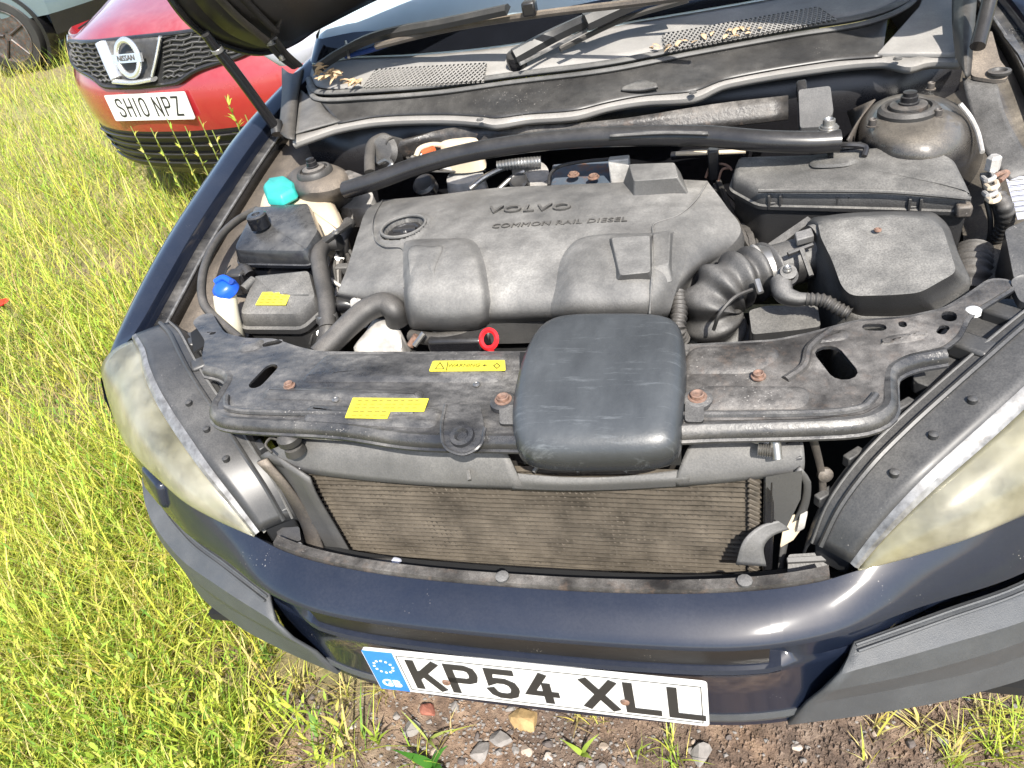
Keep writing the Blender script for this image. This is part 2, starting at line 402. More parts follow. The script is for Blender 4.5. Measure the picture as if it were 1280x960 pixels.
def strip(name, x0, x1, f, mat_, parent, n=40, **k):
    R = [f(x0+(x1-x0)*i/(n-1)) for i in range(n)]; vs, fs = grid(R, True)
    fs += [tuple(range(len(R[0]))), tuple(len(vs)-len(R[0])+i for i in range(len(R[0])))]
    return mk(name, vs, fs, mat_, parent, **k)
strip('bumper_core', -.60, .60, lambda x: [V((x, T(CRY, x)+d, z)) for d, z in ((.045, .66), (.045, .44), (.12, .44), (.12, .66))], MT['dark'], BUMPER)
# grey strip along the bottom of the painted face, dirty rail behind the lip
strip('lower_lip', -.385, .385, lambda x: [V((x, T(CRY, x)+d+.012, .470+h)) for d, h in ((.0, 0), (-.002, -.010), (.004, -.028), (.03, -.03), (.03, 0))], MT['clad'], BUMPER, sharp=25)
strip('grille_rail', -.415, .415, lambda x: [V((x, T(LIPY, x)+d, T(LIPZ, x)+h)) for d, h in ((.001, -.004), (.004, .004), (.020, .004), (.022, -.012), (.002, -.014))], MT['rustmember'], BUMPER, sharp=25)
for x in (-.02, .31):
    c = V((x, T(LIPY, x)+.011, .7055)); lathe('clip', [(.010, 0), (.010, .004), (.004, .006)], c, MT['shroud'], BUMPER, seg=10)
slot_ = strip('number_plate_slot', -.340, .340, lambda x: [V((x, T(CRY, x)+d, T(CRZ, x)+h)) for d, h in ((.005, -.010), (.009, -.030), (.013, -.059), (.031, -.059), (.031, -.012))], MT['slot'], BUMPER, sharp=25)
MT['paint'].node_tree.nodes['Principled BSDF'].inputs['Coat Roughness'].default_value = .08
# ---- grey lower cladding on each corner
def mir(pts, s): return [V((p[0]*s, p[1], p[2])) for p in pts]
for s in (-1, 1):
    A = mir([(.448, .066, .610), (.56, .122, .612), (.67, .176, .618), (.80, .272, .628), (.90, .40, .640), (.945, .53, .65)], s)
    A1 = mir([(.440, .050, .598), (.56, .106, .606), (.68, .162, .610), (.815, .262, .618), (.915, .40, .625), (.955, .53, .63)], s)
    B = mir([(.428, .030, .590), (.556, .080, .596), (.69, .142, .600), (.825, .245, .610), (.925, .39, .615), (.962, .53, .62)], s)
    Cc = mir([(.408, .024, .552), (.545, .070, .556), (.693, .138, .560), (.838, .245, .570), (.938, .39, .575), (.972, .53, .58)], s)
    D = mir([(.392, .036, .495), (.525, .078, .495), (.66, .130, .495), (.80, .216, .495), (.915, .36, .50), (.962, .53, .50)], s)
    E_ = mir([(.369, .032, .440), (.496, .066, .440), (.62, .108, .440), (.76, .180, .440), (.89, .32, .45), (.95, .50, .45)], s)
    Fx = mir([(.372, .060, .415), (.496, .10, .415), (.62, .14, .415), (.75, .22, .42), (.86, .35, .43), (.92, .5, .43)], s)
    c = loft('cladding', [A, A1, B, Cc, D, E_, Fx], MT['clad'], CAR, nu=40, curve=True, solid=.006, sharp=11, off=0)
    if s > 0: c['label'] = 'grey cladding with ribbed top edge under the near headlight'
    # two ribs on the top edge
    for d in (.006, .014):
        tube('rib', [p+V((s*d*.3, -d*.9, .003-d*.35)) for p in A[:5]], .0022, MT['clad'], c, seg=6, n=40)
    # washer cover on the painted corner
    wx = .715*s; wc = V((wx, T(LIPY, wx)*.5+T(CRY, wx)*.5+.004, (T(LIPZ, wx)+T(CRZ, wx))/2))
    px = V((s*.82, .56, .06)).normalized(); py = V((-s*.10, .25, .95)).normalized()
    m4 = basis(wc, px, py); ring = []
    if m4.to_3x3().col[2].y > 0: m4 = basis(wc, -px, py)
    prof = [(1.0, -.02), (1.0, .002), (.93, .009), (.75, .012)]
    sq = rnd([V((-.050, -.026, 0)), V((.052, -.024, 0)), V((.046, .032, 0)), V((-.044, .027, 0))], .014, 4)
    R = [[m4 @ V((p.x*k, p.y*k, h)) for p in sq] for k, h in prof]; vs, fs = grid(R, True); fs.append(tuple(len(vs)-len(sq)+i for i in range(len(sq))))
    mk('washer_cover', vs, fs, MT['paint'], BUMPER, sharp=50)

# ---- headlights
for s in (-1, 1):
    rimw = mir([(.449, .106, .716), (.482, .124, .765), (.528, .152, .812), (.598, .206, .850), (.652, .253, .877), (.698, .302, .894), (.742, .357, .904), (.785, .398, .908)], s)
    low = [V((s*x, T(LIPY, x)-.003, T(LIPZ, x)+.003)) for x in (.449, .51, .58, .65, .72, .78, .835, .872)]
    low[-1] = V((s*.868, .365, .845)); low[-2] = V((s*.842, .318, .800))
    top = rimw[:]; top[-1] = V((s*.79, .40, .905))
    h = bpy.data.objects.new('headlight', None); COL.objects.link(h); h.parent = CAR
    if s < 0: h['label'] = 'cloudy yellowed headlight on the grass side'
    else: h['label'] = 'cloudy pale headlight nearest the camera'
    mid = [a.lerp(b, .5)+V((s*.012, -.022, .012))*min(1, 1.5*(a-b).length/.12) for a, b in zip(top, low)]
    q1 = [a.lerp(b, .25)+V((s*.008, -.014, .012))*min(1, 1.5*(a-b).length/.12) for a, b in zip(top, low)]
    q3 = [a.lerp(b, .78)+V((s*.010, -.018, .005))*min(1, 1.5*(a-b).length/.12) for a, b in zip(top, low)]
    tip = top[-1].lerp(low[-1], .5)
    loft('lens', [top, q1, mid, q3, low], MT['lens'], h, nu=40, nv=18, solid=.004)
    for (bx_, by_, bz_, br_) in ((.58, .235, .775, .055), (.70, .31, .815, .060)):
        lathe('reflector', [(br_*.2, -.05), (br_*.6, -.035), (br_*.9, -.01), (br_, .01), (br_*.97, .01), (br_*.85, -.012), (br_*.5, -.03), (.012, -.03), (.012, .0), (.004, .01)], V((s*bx_, by_, bz_)), MT['chrome0'], h, axis=(s*.25, -.9, .25), seg=28)
    loft('lamp_bowl', [[p+V((-s*.004, .012, -.012)) for p in top], [a.lerp(b, .5)+V((-s*.03, .09, -.01)) for a, b in zip(top, low)], [p+V((-s*.004, .02, .012)) for p in low]], MT['bowl'], h, nu=30, nv=10)
    # rim strip along the upper edge of the lens
    R = []
    P = cr(top, 40); n = len(P)
    for i, p in enumerate(P):
        t = (P[min(i+1, n-1)]-P[max(i-1, 0)]).normalized(); inn = V((-s*.72, .30, .45)); inn = (inn-t*inn.dot(t)).normalized(); up = t.cross(inn)*(-s)
        if up.z < 0: up = -up
        w = .017*(.65+.5*sin(pi*min(1, i/(n-1)*1.1)))
        R.append([p+inn*.0-up*.012, p+up*.004, p+inn*w*.45+up*.006, p+inn*w+up*.003, p+inn*w-up*.02])
    vs, fs = grid(R); mk('rim', vs, fs, MT['rim'], h, sharp=30)
    # housing behind the rim: a moulded shelf stepping down towards the radiator
    e0 = [r[3] for r in R][::5] + [R[-1][3]]
    offs = [(.0, .0, 0), (-.035, .027, -.004), (-.055, .043, -.012), (-.064, .052, -.06)]
    H = []
    for dx, dy, dz in offs:
        H.append([V((p.x+s*dx*(.75+.45*sin(pi*(i/(len(e0)-1))**.8))*(1.14 if s > 0 else 1.1), p.y+dy*(.9+.3*i/(len(e0)-1)), p.z+dz)) for i, p in enumerate(e0)])
    hs = loft('housing', H, MT['housing'], h, nu=36, nv=10, solid=.004, sharp=25)
    tube('housing_ridge', [p.lerp(q, .15)+V((0, 0, .004)) for p, q in zip(H[1], H[2])], .004, MT['housing'], h, seg=6, n=40)
    tube('housing_seam', [p.lerp(q, .75)+V((0, 0, .004)) for p, q in zip(H[1], H[2])], .0022, MT['seal'], h, seg=6, n=40)
    for i in (2, 3, 4):
        c = H[0][i].lerp(H[1][i], .55)+V((0, 0, -.001)); lathe('peg', [(.006, 0), (.006, .006), (.003, .008)], c, MT['housing'], h, seg=10)
    # ribbed clips on the inner edge
    for t in (1.2, 2.2, 3.6):
        i = int(t); p = H[2][i].lerp(H[2][i+1], t-i); q = H[2][i+1]-H[2][i]
        box('clip', p+V((-s*.004, .004, -.006)), (.028, .012, .018), MT['housing'], h, rot=Matrix.Rotation(math.atan2(q.y, q.x), 3, 'Z'), bevel=.002)
    # lower leg of the housing next to the bumper tip
    box('foot', V((s*.435, .155, .705)), (.05, .05, .06), MT['housing'], h, rot=Matrix.Rotation(-s*.6, 3, 'Z'), bevel=.004)

# ---- crossmember over the radiator
XR = [(0, .126), (.12, .128), (.24, .147), (.39, .156), (.447, .164), (.474, .186), (.481, .225), (.488, .258), (.513, .279), (.555, .292), (.578, .318), (.600, .365), (.622, .386),
      (.668, .428), (.664, .452), (.640, .456), (.606, .420), (.572, .388), (.520, .370), (.459, .366), (.400, .340), (.352, .325), (.235, .319), (0, .312)]
half = [V((x, y, .92)) for x, y in XR]
out = half + [V((-p.x, p.y, p.z)) for p in half[-2:0:-1]]
out = rnd(out, .012, 3)
def slot(cx, cy, ax, ay, L, w, n=7):
    a = V((ax, ay, 0)).normalized(); b = V((-a.y, a.x, 0)); c = V((cx, cy, .92)); o = []
    for k in range(n): t = -pi/2+pi*k/(n-1); o.append(c+a*(L/2+w/2*cos(t))+b*(w/2*sin(t)))
    for k in range(n): t = pi/2+pi*k/(n-1); o.append(c-a*(L/2-w/2*cos(t))+b*(w/2*sin(t)))
    return o
holes = [slot(-.425, .262, .15, 1, .036, .026), slot(.425, .270, -.35, 1, .040, .034), slot(-.500, .352, 1, .2, .008, .010), slot(-.455, .352, 1, .3, .022, .014),
         slot(.480, .345, 1, -.1, .014, .016), slot(.515, .350, 0, 1, .004, .010), slot(.573, .365, .2, 1, .006, .018), slot(.560, .335, .6, 1, .010, .012), slot(-.598, .388, 1, .2, .004, .008)]
XM = slab('crossmember', out, .004, MT['member'], CAR, holes=holes, bevel=.0012)
XMR = slab('grimy_plate_half', [p+V((0, 0, .0012)) for p in inset(rnd([V((x, y, .92)) for x, y in [(.225, .150)]+XR[3:23]], .010, 3), .006)], .001, MT['rustmember'], XM, holes=[[p+V((0, 0, .0012)) for p in hh] for hh in (holes[1], holes[4], holes[5], holes[6], holes[7])], bevel=0)
XM['label'] = 'scratched black steel crossmember above the radiator'
# turned-down front and rear flanges with a rolled edge
fr = [V((x, y, .92)) for x, y in XR[:10]]; fr = [V((-p.x, p.y, p.z)) for p in fr[:0:-1]]+fr
P = cr(fr, 110)
R = []
for i, p in enumerate(P):
    t = (P[min(i+1, 109)]-P[max(i-1, 0)]).normalized(); o = V((t.y, -t.x, 0))
    R.append([p+o*(-.006)+V((0, 0, .0006)), p+o*.001+V((0, 0, .003)), p+o*.007+V((0, 0, -.001)), p+o*.010+V((0, 0, -.007)), p+o*.010+V((0, 0, -.013)), p+o*.013+V((0, 0, -.015)), p+o*.013+V((0, 0, -.018)), p+o*.002+V((0, 0, -.020))])
vs, fs = grid(R); mk('front_flange', vs, fs, MT['member'], XM, sharp=40)
# right half is rustier: thin scabbed plate of old paint, pressed beads
def patch(name, pts, h, mt, ins=.012, par=XM, r=.015):
    return pod(name, [V((x, y, .9204)) for x, y in pts], [(ins, h), (ins*.55, h*.92), (ins*.2, h*.4), (0, 0)], mt, par, r=r)
patch('pressed_bead', [(-.40, .205), (-.13, .195), (-.13, .222), (-.40, .232)], .006, MT['member'])
patch('pressed_bead', [(-.35, .245), (-.02, .237), (-.02, .306), (-.335, .315)], .005, MT['member'])
patch('pressed_bead', [(-.30, .150), (-.09, .140), (-.09, .182), (-.31, .190)], .004, MT['member'])
patch('pressed_bead', [(.228, .250), (.325, .248), (.362, .285), (.352, .312), (.24, .310)], .006, MT['rustmember'], r=.02)
patch('pressed_bead', [(.245, .176), (.385, .178), (.392, .222), (.25, .226)], .005, MT['rustmember'], r=.02)
patch('pressed_bead', [(.475, .300), (.535, .312), (.548, .335), (.49, .326)], .004, MT['rustmember'])
patch('pressed_bead', [(-.52, .355), (-.475, .365), (-.47, .335), (-.51, .325)], .005, MT['member'])
patch('pressed_bead', [(.40, .310), (.448, .318), (.45, .345), (.41, .335)], .005, MT['rustmember'])
tube('member_crease', [V((.362, .235, .921)), V((.385, .26, .922)), V((.395, .30, .922)), V((.425, .34, .921))], .006, MT['rustmember'], XM, n=20, seg=8)
tube('member_crease', [V((.20, .168, .921)), V((.39, .170, .922)), V((.445, .180, .922)), V((.463, .205, .921))], .005, MT['member'], XM, n=24, seg=8)
tube('member_crease', [V((-.13, .168, .921)), V((-.39, .172, .922)), V((-.445, .182, .922)), V((-.463, .21, .921))], .005, MT['member'], XM, n=24, seg=8)
# rusty bolts
def bolt(c, r, mt, par, h=.007, name='bolt'):
    lathe(name, [(r*1.35, 0), (r*1.35, .002), (r, .0025), (r*.98, h), (r*.8, h*1.1), (r*.45, h*.75), (r*.2, h*.8)], c, mt, par, seg=16)
for u, v in ((630, 503), (872, 500), (362, 483), (948, 471)):
    p = Z(u, v, .9245); big = u in (630, 872)
    if big: lathe('washer_seat', [(.020, -.003), (.019, .003), (.014, .005), (.004, .005)], p, MT['member'], XM, seg=20)
    bolt(p+V((0, 0, .004 if big else 0)), .009 if big else .007, MT['rustbolt'], XM)
for u, v in ((427, 531), (493, 527), (515, 524), (549, 522), (612, 520), (596, 481), (420, 500), (700, 520)):
    bolt(Z(u, v, .905 if v > 515 else .922), .004, MT['steel'], XM, .003, 'rivet')
# hanging latch tab with a hole, in front of the member
tb = zs((557, 506, .928), (600, 504, .928), (606, 535, .930), (600, 557, .924), (579, 568, .918), (557, 559, .924), (552, 537, .930))
slab('latch_tab', tb, .004, MT['member'], XM, r=.010, bevel=.001)
tube('tab_edge', tb[2:]+[tb[0]], .0025, MT['member'], XM, n=40, seg=6)
lathe('tab_boss', [(.017, 0), (.016, .005), (.010, .006), (.007, .001), (.003, .001)], Z(578, 546, .927), MT['member'], XM, seg=18, axis=(0, -.25, 1))
# yellow labels
def label(name, pts, mt=MT['yellow'], par=XM, z=.9275, r=.003):
    return slab(name, zz(z, *pts), .0008, mt, par, r=r, bevel=0)
w1 = label('warning_label', [(541, 451), (631, 450), (632, 463), (536, 464)])
w2 = label('warning_label', [(441, 497), (536, 498), (530, 514), (488, 514), (484, 523), (431, 522)], r=.001)
w2['label'] = 'stepped yellow label on the crossmember'
def flatm(u0, v0, u1, v1, z):                              # text frame lying along a pixel baseline at height z
    a, b = Z(u0, v0, z), Z(u1, v1, z); x = (b-a).normalized(); return basis((a+b)/2, x, V((-x.y, x.x, 0)))
text('warning_print', 'WARNING', .0105, flatm(563, 457, 597, 456.6, .9284), MT['yink'], XM, ext=.0002)
text('warning_print', '+', .014, flatm(603, 457, 608, 457, .9284), MT['ink'], XM, ext=.0002)
def lines(name, pp):
    for a, b in zip(pp, pp[1:]): tube(name, [Z(*a, .9284), Z(*b, .9284)], .0008, MT['yink'], XM, seg=4)
lines('warning_triangle', [(544, 461), (555, 461), (550, 453), (544, 461)]); lines('warning_diamond', [(617, 457), (621, 454), (625, 457), (621, 460.5), (617, 457)]); lines('divider_line', [(558, 463), (560, 452)])
for k in range(5):
    v = 500.5+k*4.6
    for j in range(9 if k < 3 else 5):
        u = 447+j*9.0-k*2.0; L = random.uniform(4, 8)
        tube('small_print', [Z(u, v, .9284), Z(u+L, v, .9284)], .0007, MT['yink'], XM, seg=4)

# ---- fenders
FO = [(.868, .36, .850), (.845, .412, .900), (.862, .53, .930), (.887, .72, .965), (.908, .95, 1.0), (.915, 1.135, 1.03), (.900, 1.36, 1.062), (.885, 1.62, 1.09)]
FI = [(.796, .404, .907), (.800, .45, .914), (.812, .54, .928), (.833, .72, .958), (.852, .95, .991), (.860, 1.135, 1.018), (.852, 1.36, 1.050), (.835, 1.62, 1.075)]
for s in (-1, 1):
    o = mir(FO, s); i = mir(FI, s)
    side = [V((p.x+s*.035, p.y, p.z-.06)) for p in o]; side2 = [V((p.x+s*.055, p.y, p.z-.16)) for p in o]; side3 = [V((p.x+s*.05, p.y, p.z-.32)) for p in o]; side4 = [V((p.x-s*.02, p.y+.06, .50)) for p in o]
    o2 = [p+V((s*.012, 0, -.010)) for p in o]; i2 = [p+V((-s*.002, 0, -.006)) for p in i]; i3 = [p+V((-s*.004, 0, -.03)) for p in i]
    m1 = [a.lerp(b, .5)+V((0, 0, .008)) for a, b in zip(o, i)]
    f = loft('front_wing', [i3, i2, i, m1, o, o2, side, side2, side3, side4], MT['paint'], CAR, nu=48, sharp=40)
    # ledge in the gutter with worn sealant edge
    g1 = [V((p.x-s*.004, p.y, p.z-.026)) for p in i]; g2 = [V((p.x-s*.030, p.y, p.z-.030)) for p in i]; g3 = [V((p.x-s*.034, p.y, p.z-.055)) for p in i]
    loft('gutter_ledge', [g1, g2, g3], MT['member'], f, nu=48, solid=.003, sharp=30)
    tube('gutter_edge', [p+V((0, 0, .002)) for p in g2], .003, MT['rim'], f, seg=6, n=60)
    # inner wing below it, dusty
    w0 = g3; w1_ = [V((p.x-s*.065, p.y, p.z-.020)) for p in g3]; w2_ = [V((p.x-s*.125, p.y+.01, p.z-.055)) for p in g3]; w3 = [V((p.x-s*.14, p.y+.01, p.z-.12)) for p in g3]; w4 = [V((p.x-s*.15, p.y, .50)) for p in g3]
    loft('inner_wing', [w0, w1_, w2_, w3, w4], MT['bay'] if s < 0 else MT['turret'], f, nu=40, sharp=30, solid=.003)
    # slam panel behind the headlight
    q = mir([(.782, .400, .895), (.66, .46, .885), (.58, .40, .880), (.52, .30, .865), (.60, .27, .855), (.69, .31, .870)], s)
    slab('headlight_shelf', q, .02, MT['housing'], f, r=.02, bevel=.004)
    for k, (x, y, sx, sy, h) in enumerate(((.66, .40, .07, .03, .03), (.60, .34, .05, .035, .025), (.70, .36, .03, .05, .02))):
        box('shelf_rib', V((s*x, y, .885)), (sx, sy, h), MT['housing'], f, rot=Matrix.Rotation(-s*.7, 3, 'Z'), bevel=.005)

slab('shelf_opening', zs((238, 416, .914), (256, 403, .914), (262, 428, .914), (242, 440, .914)), .004, MT['dark'], f, r=.004, bevel=0)
for s in (-1, 1):
    loft('splash_panel', [[V((s*.50, .34, .40)), V((s*.66, .40, .40)), V((s*.80, .42, .40))], [V((s*.52, .34, .62)), V((s*.67, .40, .62)), V((s*.80, .42, .62))], [V((s*.55, .34, .80)), V((s*.68, .40, .82)), V((s*.80, .42, .84))]], MT['clean'], CAR, nu=12, nv=6, solid=.004)
# ---- number plate
STK = {'K': [[(0, 0), (0, 1)], [(1, 1), (.12, .42)], [(.38, .60), (1, 0)]], 'P': [[(0, 0), (0, 1), (.7, 1), (.93, .93), (1, .78), (1, .68), (.93, .52), (.7, .45), (0, .45)]],
       '5': [[(.95, 1), (.08, 1), (.03, .52), (.25, .62), (.65, .62), (.92, .52), (1, .36), (1, .26), (.9, .08), (.65, 0), (.3, 0), (.08, .08), (0, .2)]],
       '4': [[(.62, 1), (0, .28), (1, .28)], [(.72, .62), (.72, 0)]], 'X': [[(0, 0), (1, 1)], [(0, 1), (1, 0)]], 'L': [[(0, 1), (0, 0), (1, 0)]],
       'S': [[(1, .8), (.9, .95), (.65, 1), (.3, 1), (.06, .93), (0, .78), (.05, .64), (.3, .55), (.7, .46), (.95, .36), (1, .22), (.92, .06), (.65, 0), (.3, 0), (.08, .06), (0, .2)]],
       'H': [[(0, 0), (0, 1)], [(1, 0), (1, 1)], [(0, .52), (1, .52)]], '1': [[(.5, 0), (.5, 1)]], '0': [[(.35, 0), (.08, .1), (0, .3), (0, .7), (.08, .9), (.35, 1), (.65, 1), (.92, .9), (1, .7), (1, .3), (.92, .1), (.65, 0), (.35, 0)]],
       'N': [[(0, 0), (0, 1)], [(.04, .92), (.96, .08)], [(1, 0), (1, 1)]], 'Z': [[(0, 1), (1, 1)], [(.92, .90), (.08, .10)], [(0, 0), (1, 0)]]}
def glyph(name, ch, M4, x0, w, h, st, mt, parent, d=.0012):
    vs, fs = [], []; hs = st/2; k = 0
    for pl in STK[ch]:
        P = [V((x0+hs+p[0]*(w-st), -h/2+hs+p[1]*(h-st), 0)) for p in pl]
        L = []; R = []
        for i, p in enumerate(P):
            cl = (P[0]-P[-1]).length < 1e-6
            a = P[i-1] if i else (P[-2] if cl else None); b = P[i+1] if i < len(P)-1 else (P[1] if cl else None)
            e1 = (p-a).normalized() if a else (b-p).normalized(); e2 = (b-p).normalized() if b else e1
            q = p.copy()
            if a is None: q = p-e2*hs
            if b is None: q = p+e1*hs
            n = V((-e1.y-e2.y, e1.x+e2.x, 0)); n = n.normalized() if n.length > 1e-3 else V((-e1.y, e1.x, 0)); kk = min(1.7, 1/max(.3, n.dot(V((-e1.y, e1.x, 0)))))
            L.append(q+n*hs*kk); R.append(q-n*hs*kk)
        base = len(vs); n = len(P)
        k += 1; dz = d+.00012*k
        vs += [M4 @ (p+V((0, 0, dz))) for p in L]+[M4 @ (p+V((0, 0, dz))) for p in R]+[M4 @ p for p in L]+[M4 @ p for p in R]
        for i in range(n-1):
            b0 = base+i
            fs += [(b0, b0+1, b0+n+1, b0+n), (b0, b0+2*n, b0+2*n+1, b0+1), (b0+n, b0+n+1, b0+3*n+1, b0+3*n)]
        fs += [(base, base+n, base+3*n, base+2*n), (base+n-1, base+3*n-1, base+4*n-1, base+2*n-1)]
    return mk(name, vs, fs, mt, parent, sharp=30)
PL = basis((0, -.0045, .532), (1, 0, 0), (0, .02, 1))
def plate(M4, w, h, parent, name='number_plate', r=.008):
    O = rnd([V((-w/2, -h/2, 0)), V((w/2, -h/2, 0)), V((w/2, h/2, 0)), V((-w/2, h/2, 0))], r, 4); n = len(O)
    vs = [M4 @ p for p in O]+[M4 @ (p+V((0, 0, -.005))) for p in O]
    fs = [tuple(range(n)), tuple(range(n, 2*n))]+[(i, (i+1) % n, n+(i+1) % n, n+i) for i in range(n)]
    return mk(name, vs, fs, MT['platew'], parent, sharp=30)
np_ = plate(PL, .520, .111, CAR)
def rect(name, M4, x0, y0, x1, y1, z, mt, parent, d=.0006):
    vs, fs = hexa([M4 @ V((x, y, z)) for x, y in ((x0, y0), (x1, y0), (x1, y1), (x0, y1))]+[M4 @ V((x, y, z-d)) for x, y in ((x0, y0), (x1, y0), (x1, y1), (x0, y1))])
    return mk(name, vs, fs, mt, parent, sharp=30)
rect('blue_strip', PL, -.2585, -.054, -.207, .054, .0008, MT['plateb'], np_)
text('country_letters', 'GB', .026, PL @ Matrix.Translation((-.233, -.034, .0012)), MT['platew2'], np_, ext=.0003, bold=.0006)
for k in range(12):
    a = k*pi/6; p = PL @ V((-.233+.016*cos(a), .014+.016*sin(a), .0012)); lathe('star', [(.0026, 0), (.0026, .0004)], p, MT['platew2'], np_, axis=(0, -1, .02), seg=5)
for (a, b, c, d) in ((-.203, .0465, .252, .0478), (-.203, -.0478, .252, -.0465), (-.203, -.0465, -.2018, .0465), (.2508, -.0465, .252, .0465)):
    rect('border_line', PL, a, b, c, d, .0006, MT['ink'], np_)
x = -.190
for ch in 'KP54 XLL':
    if ch == ' ': x += .026; continue
    glyph('plate_character', ch, PL, x, .051, .079, .0135, MT['ink'], np_); x += .0615
for px_ in (-.142, .135):
    lathe('plate_screw', [(.007, 0), (.006, .002), (.003, .003)], PL @ V((px_+.008, -.012, .0012)), MT['rustbolt'], np_, axis=(0, -1, 0), seg=14)
# ---- radiator pack: real tubes and folded fins
RX, RZ0, RZ1, RY = .332, .575, .832, .150
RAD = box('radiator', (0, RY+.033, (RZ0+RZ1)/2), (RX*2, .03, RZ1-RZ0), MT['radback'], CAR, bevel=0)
RAD['label'] = 'dusty brown finned radiator core behind the bumper'
NT = 27; tv, tf, fv, ff = [], [], [], []
pitch_ = (RZ1-RZ0)/NT
for k in range(NT+1):
    z = RZ0+k*pitch_; b = len(tv)
    n = 24
    for i in range(n+1):
        x = -RX+2*RX*i/n; w = random.uniform(-.0006, .0006)
        tv += [V((x, RY-.002+random.uniform(0, .0015), z-.0011+w)), V((x, RY-.002, z+.0011+w)), V((x, RY+.008, z+.0012+w)), V((x, RY+.008, z-.0012+w))]
    for i in range(n):
        for q in range(4): a = b+i*4; tf.append((a+q, a+(q+1) % 4, a+4+(q+1) % 4, a+4+q))
    if k == NT: break
    nf = 150
    b = len(fv); amp = pitch_*.5-.0012
    bent = [random.random() for _ in range(nf+1)]
    for i in range(nf+1):
        x = -RX+2*RX*i/nf+random.uniform(-.0006, .0006); zc = z+pitch_/2+(amp if i % 2 else -amp); y = RY+.001+random.uniform(-.001, .0025)+(.003 if bent[i] < .06 else 0)
        fv += [V((x, y, zc)), V((x+.0002, y+.0016, zc+.0006))]
    for i in range(nf): a = b+2*i; ff.append((a, a+2, a+3, a+1))
t_ = mk('cooling_tubes', tv, tf, MT['radtube'], RAD, sharp=30); t_['kind'] = 'stuff'
f_ = mk('fins', fv, ff, MT['radfin'], RAD, sharp=0); f_['kind'] = 'stuff'
# side plates and ragged tube ends
for s in (-1, 1):
    box('end_tank', V((s*(RX+.009), RY+.016, .70)), (.014, .05, .27), MT['clean'], RAD, bevel=.004)
for k in range(0, NT, 1):
    z = RZ0+(k+.5)*pitch_
    box('tube_end', V((RX-.010, RY-.005, z)), (.016, .004, .006), MT['radfin'], RAD, rot=Matrix.Rotation(.6, 3, 'Y'), bevel=.001)
# left side blade of the duct, and its rusty bracket
loft('duct_blade', [zs((338, 566, .855), (352, 600, .80), (385, 660, .70), (408, 700, .625)), zs((386, 598, .826), (395, 620, .79), (422, 665, .70), (446, 706, .62))], MT['shroud'], RAD, nu=16, nv=4, solid=.004)
loft('side_bracket', [zs((322, 576, .850), (350, 606, .80), (377, 650, .71), (390, 695, .64)), zs((334, 572, .852), (362, 604, .80), (394, 652, .71), (410, 697, .64))], MT['bay'], RAD, nu=16, nv=3, solid=.006)
# top duct: sloping plate and thick lip, cut away in the middle under the scoop
def seglip(name, a, b, c, d=None, mt=MT['shroud']): return loft(name, [a, b, c] + ([d] if d else []), mt, RAD, nu=30, nv=10, solid=.004, sharp=30)
topL = zs((395, 546, .868), (470, 553, .868), (560, 557, .868), (630, 560, .868))
lipL = zs((325, 570, .850), (400, 582, .838), (520, 592, .832), (650, 602, .828))
lip2L = zs((330, 578, .838), (385, 592, .824), (520, 606, .815), (655, 612, .812))
seglip('top_duct', [p+V((0, 0, 0)) for p in topL], [a.lerp(b, .5)+V((0, 0, .006)) for a, b in zip(topL, lipL)], lipL, lip2L)
topR = zs((868, 545, .872), (905, 548, .872), (950, 548, .872), (1003, 549, .872))
lipR = zs((845, 598, .832), (900, 592, .838), (955, 586, .846), (1006, 579, .855))
lip2R = zs((845, 609, .816), (900, 604, .824), (955, 598, .832), (1004, 593, .840))
seglip('top_duct', topR, [a.lerp(b, .5)+V((0, 0, .006)) for a, b in zip(topR, lipR)], lipR, lip2R)
midA = zs((630, 590, .838), (700, 596, .834), (770, 596, .834), (866, 585, .840)); midB = zs((640, 601, .828), (700, 605, .826), (770, 604, .826), (862, 597, .833)); midC = zs((640, 612, .812), (700, 614, .810), (770, 613, .810), (862, 608, .817))
seglip('duct_lip', midA, midB, midC)
for u in (585, 668, 722, 782):
    a, b = (Z(u+8, 577, .850), Z(u-1, 590, .842)) if u > 600 else (Z(u, 588, .845), Z(u+2, 600, .838))
    tube('duct_slat', [a, b], .003, MT['shroud'], RAD, seg=6)
# right-hand duct corner: frame, blade
loft('duct_frame', [zs((1000, 582, .852), (1012, 600, .82), (1006, 640, .74), (985, 672, .69), (976, 728, .62)), zs((992, 588, .846), (1003, 602, .82), (996, 638, .745), (977, 670, .695), (970, 728, .62))], MT['shroud'], RAD, nu=24, nv=3, solid=.005)
slab('duct_corner', zs((957, 596, .842), (1003, 588, .850), (1001, 620, .80), (984, 655, .75), (958, 640, .77)), .006, MT['shroud'], RAD, bevel=.001)
loft('air_blade', [zs((977, 650, .755), (950, 658, .752), (930, 676, .74), (920, 706, .705)), zs((987, 662, .74), (966, 670, .738), (955, 684, .728), (958, 708, .70))], MT['shroud'], RAD, nu=16, nv=6, solid=.004)
slab('yellowed_clip', zs((985, 645, .735), (1003, 640, .74), (1008, 650, .73), (992, 672, .70), (975, 682, .69), (978, 664, .71)), .006, MT['white'], RAD, bevel=.001)
tube('drain_stub', [Z(462, 704, .66), Z(492, 703, .655)], .009, MT['rubber'], RAD, seg=10)
lathe('drain_cap', [(.009, 0), (.009, .010), (.006, .014)], Z(493, 703, .655), MT['paper'], RAD, axis=(.9, -.3, .1), seg=12)
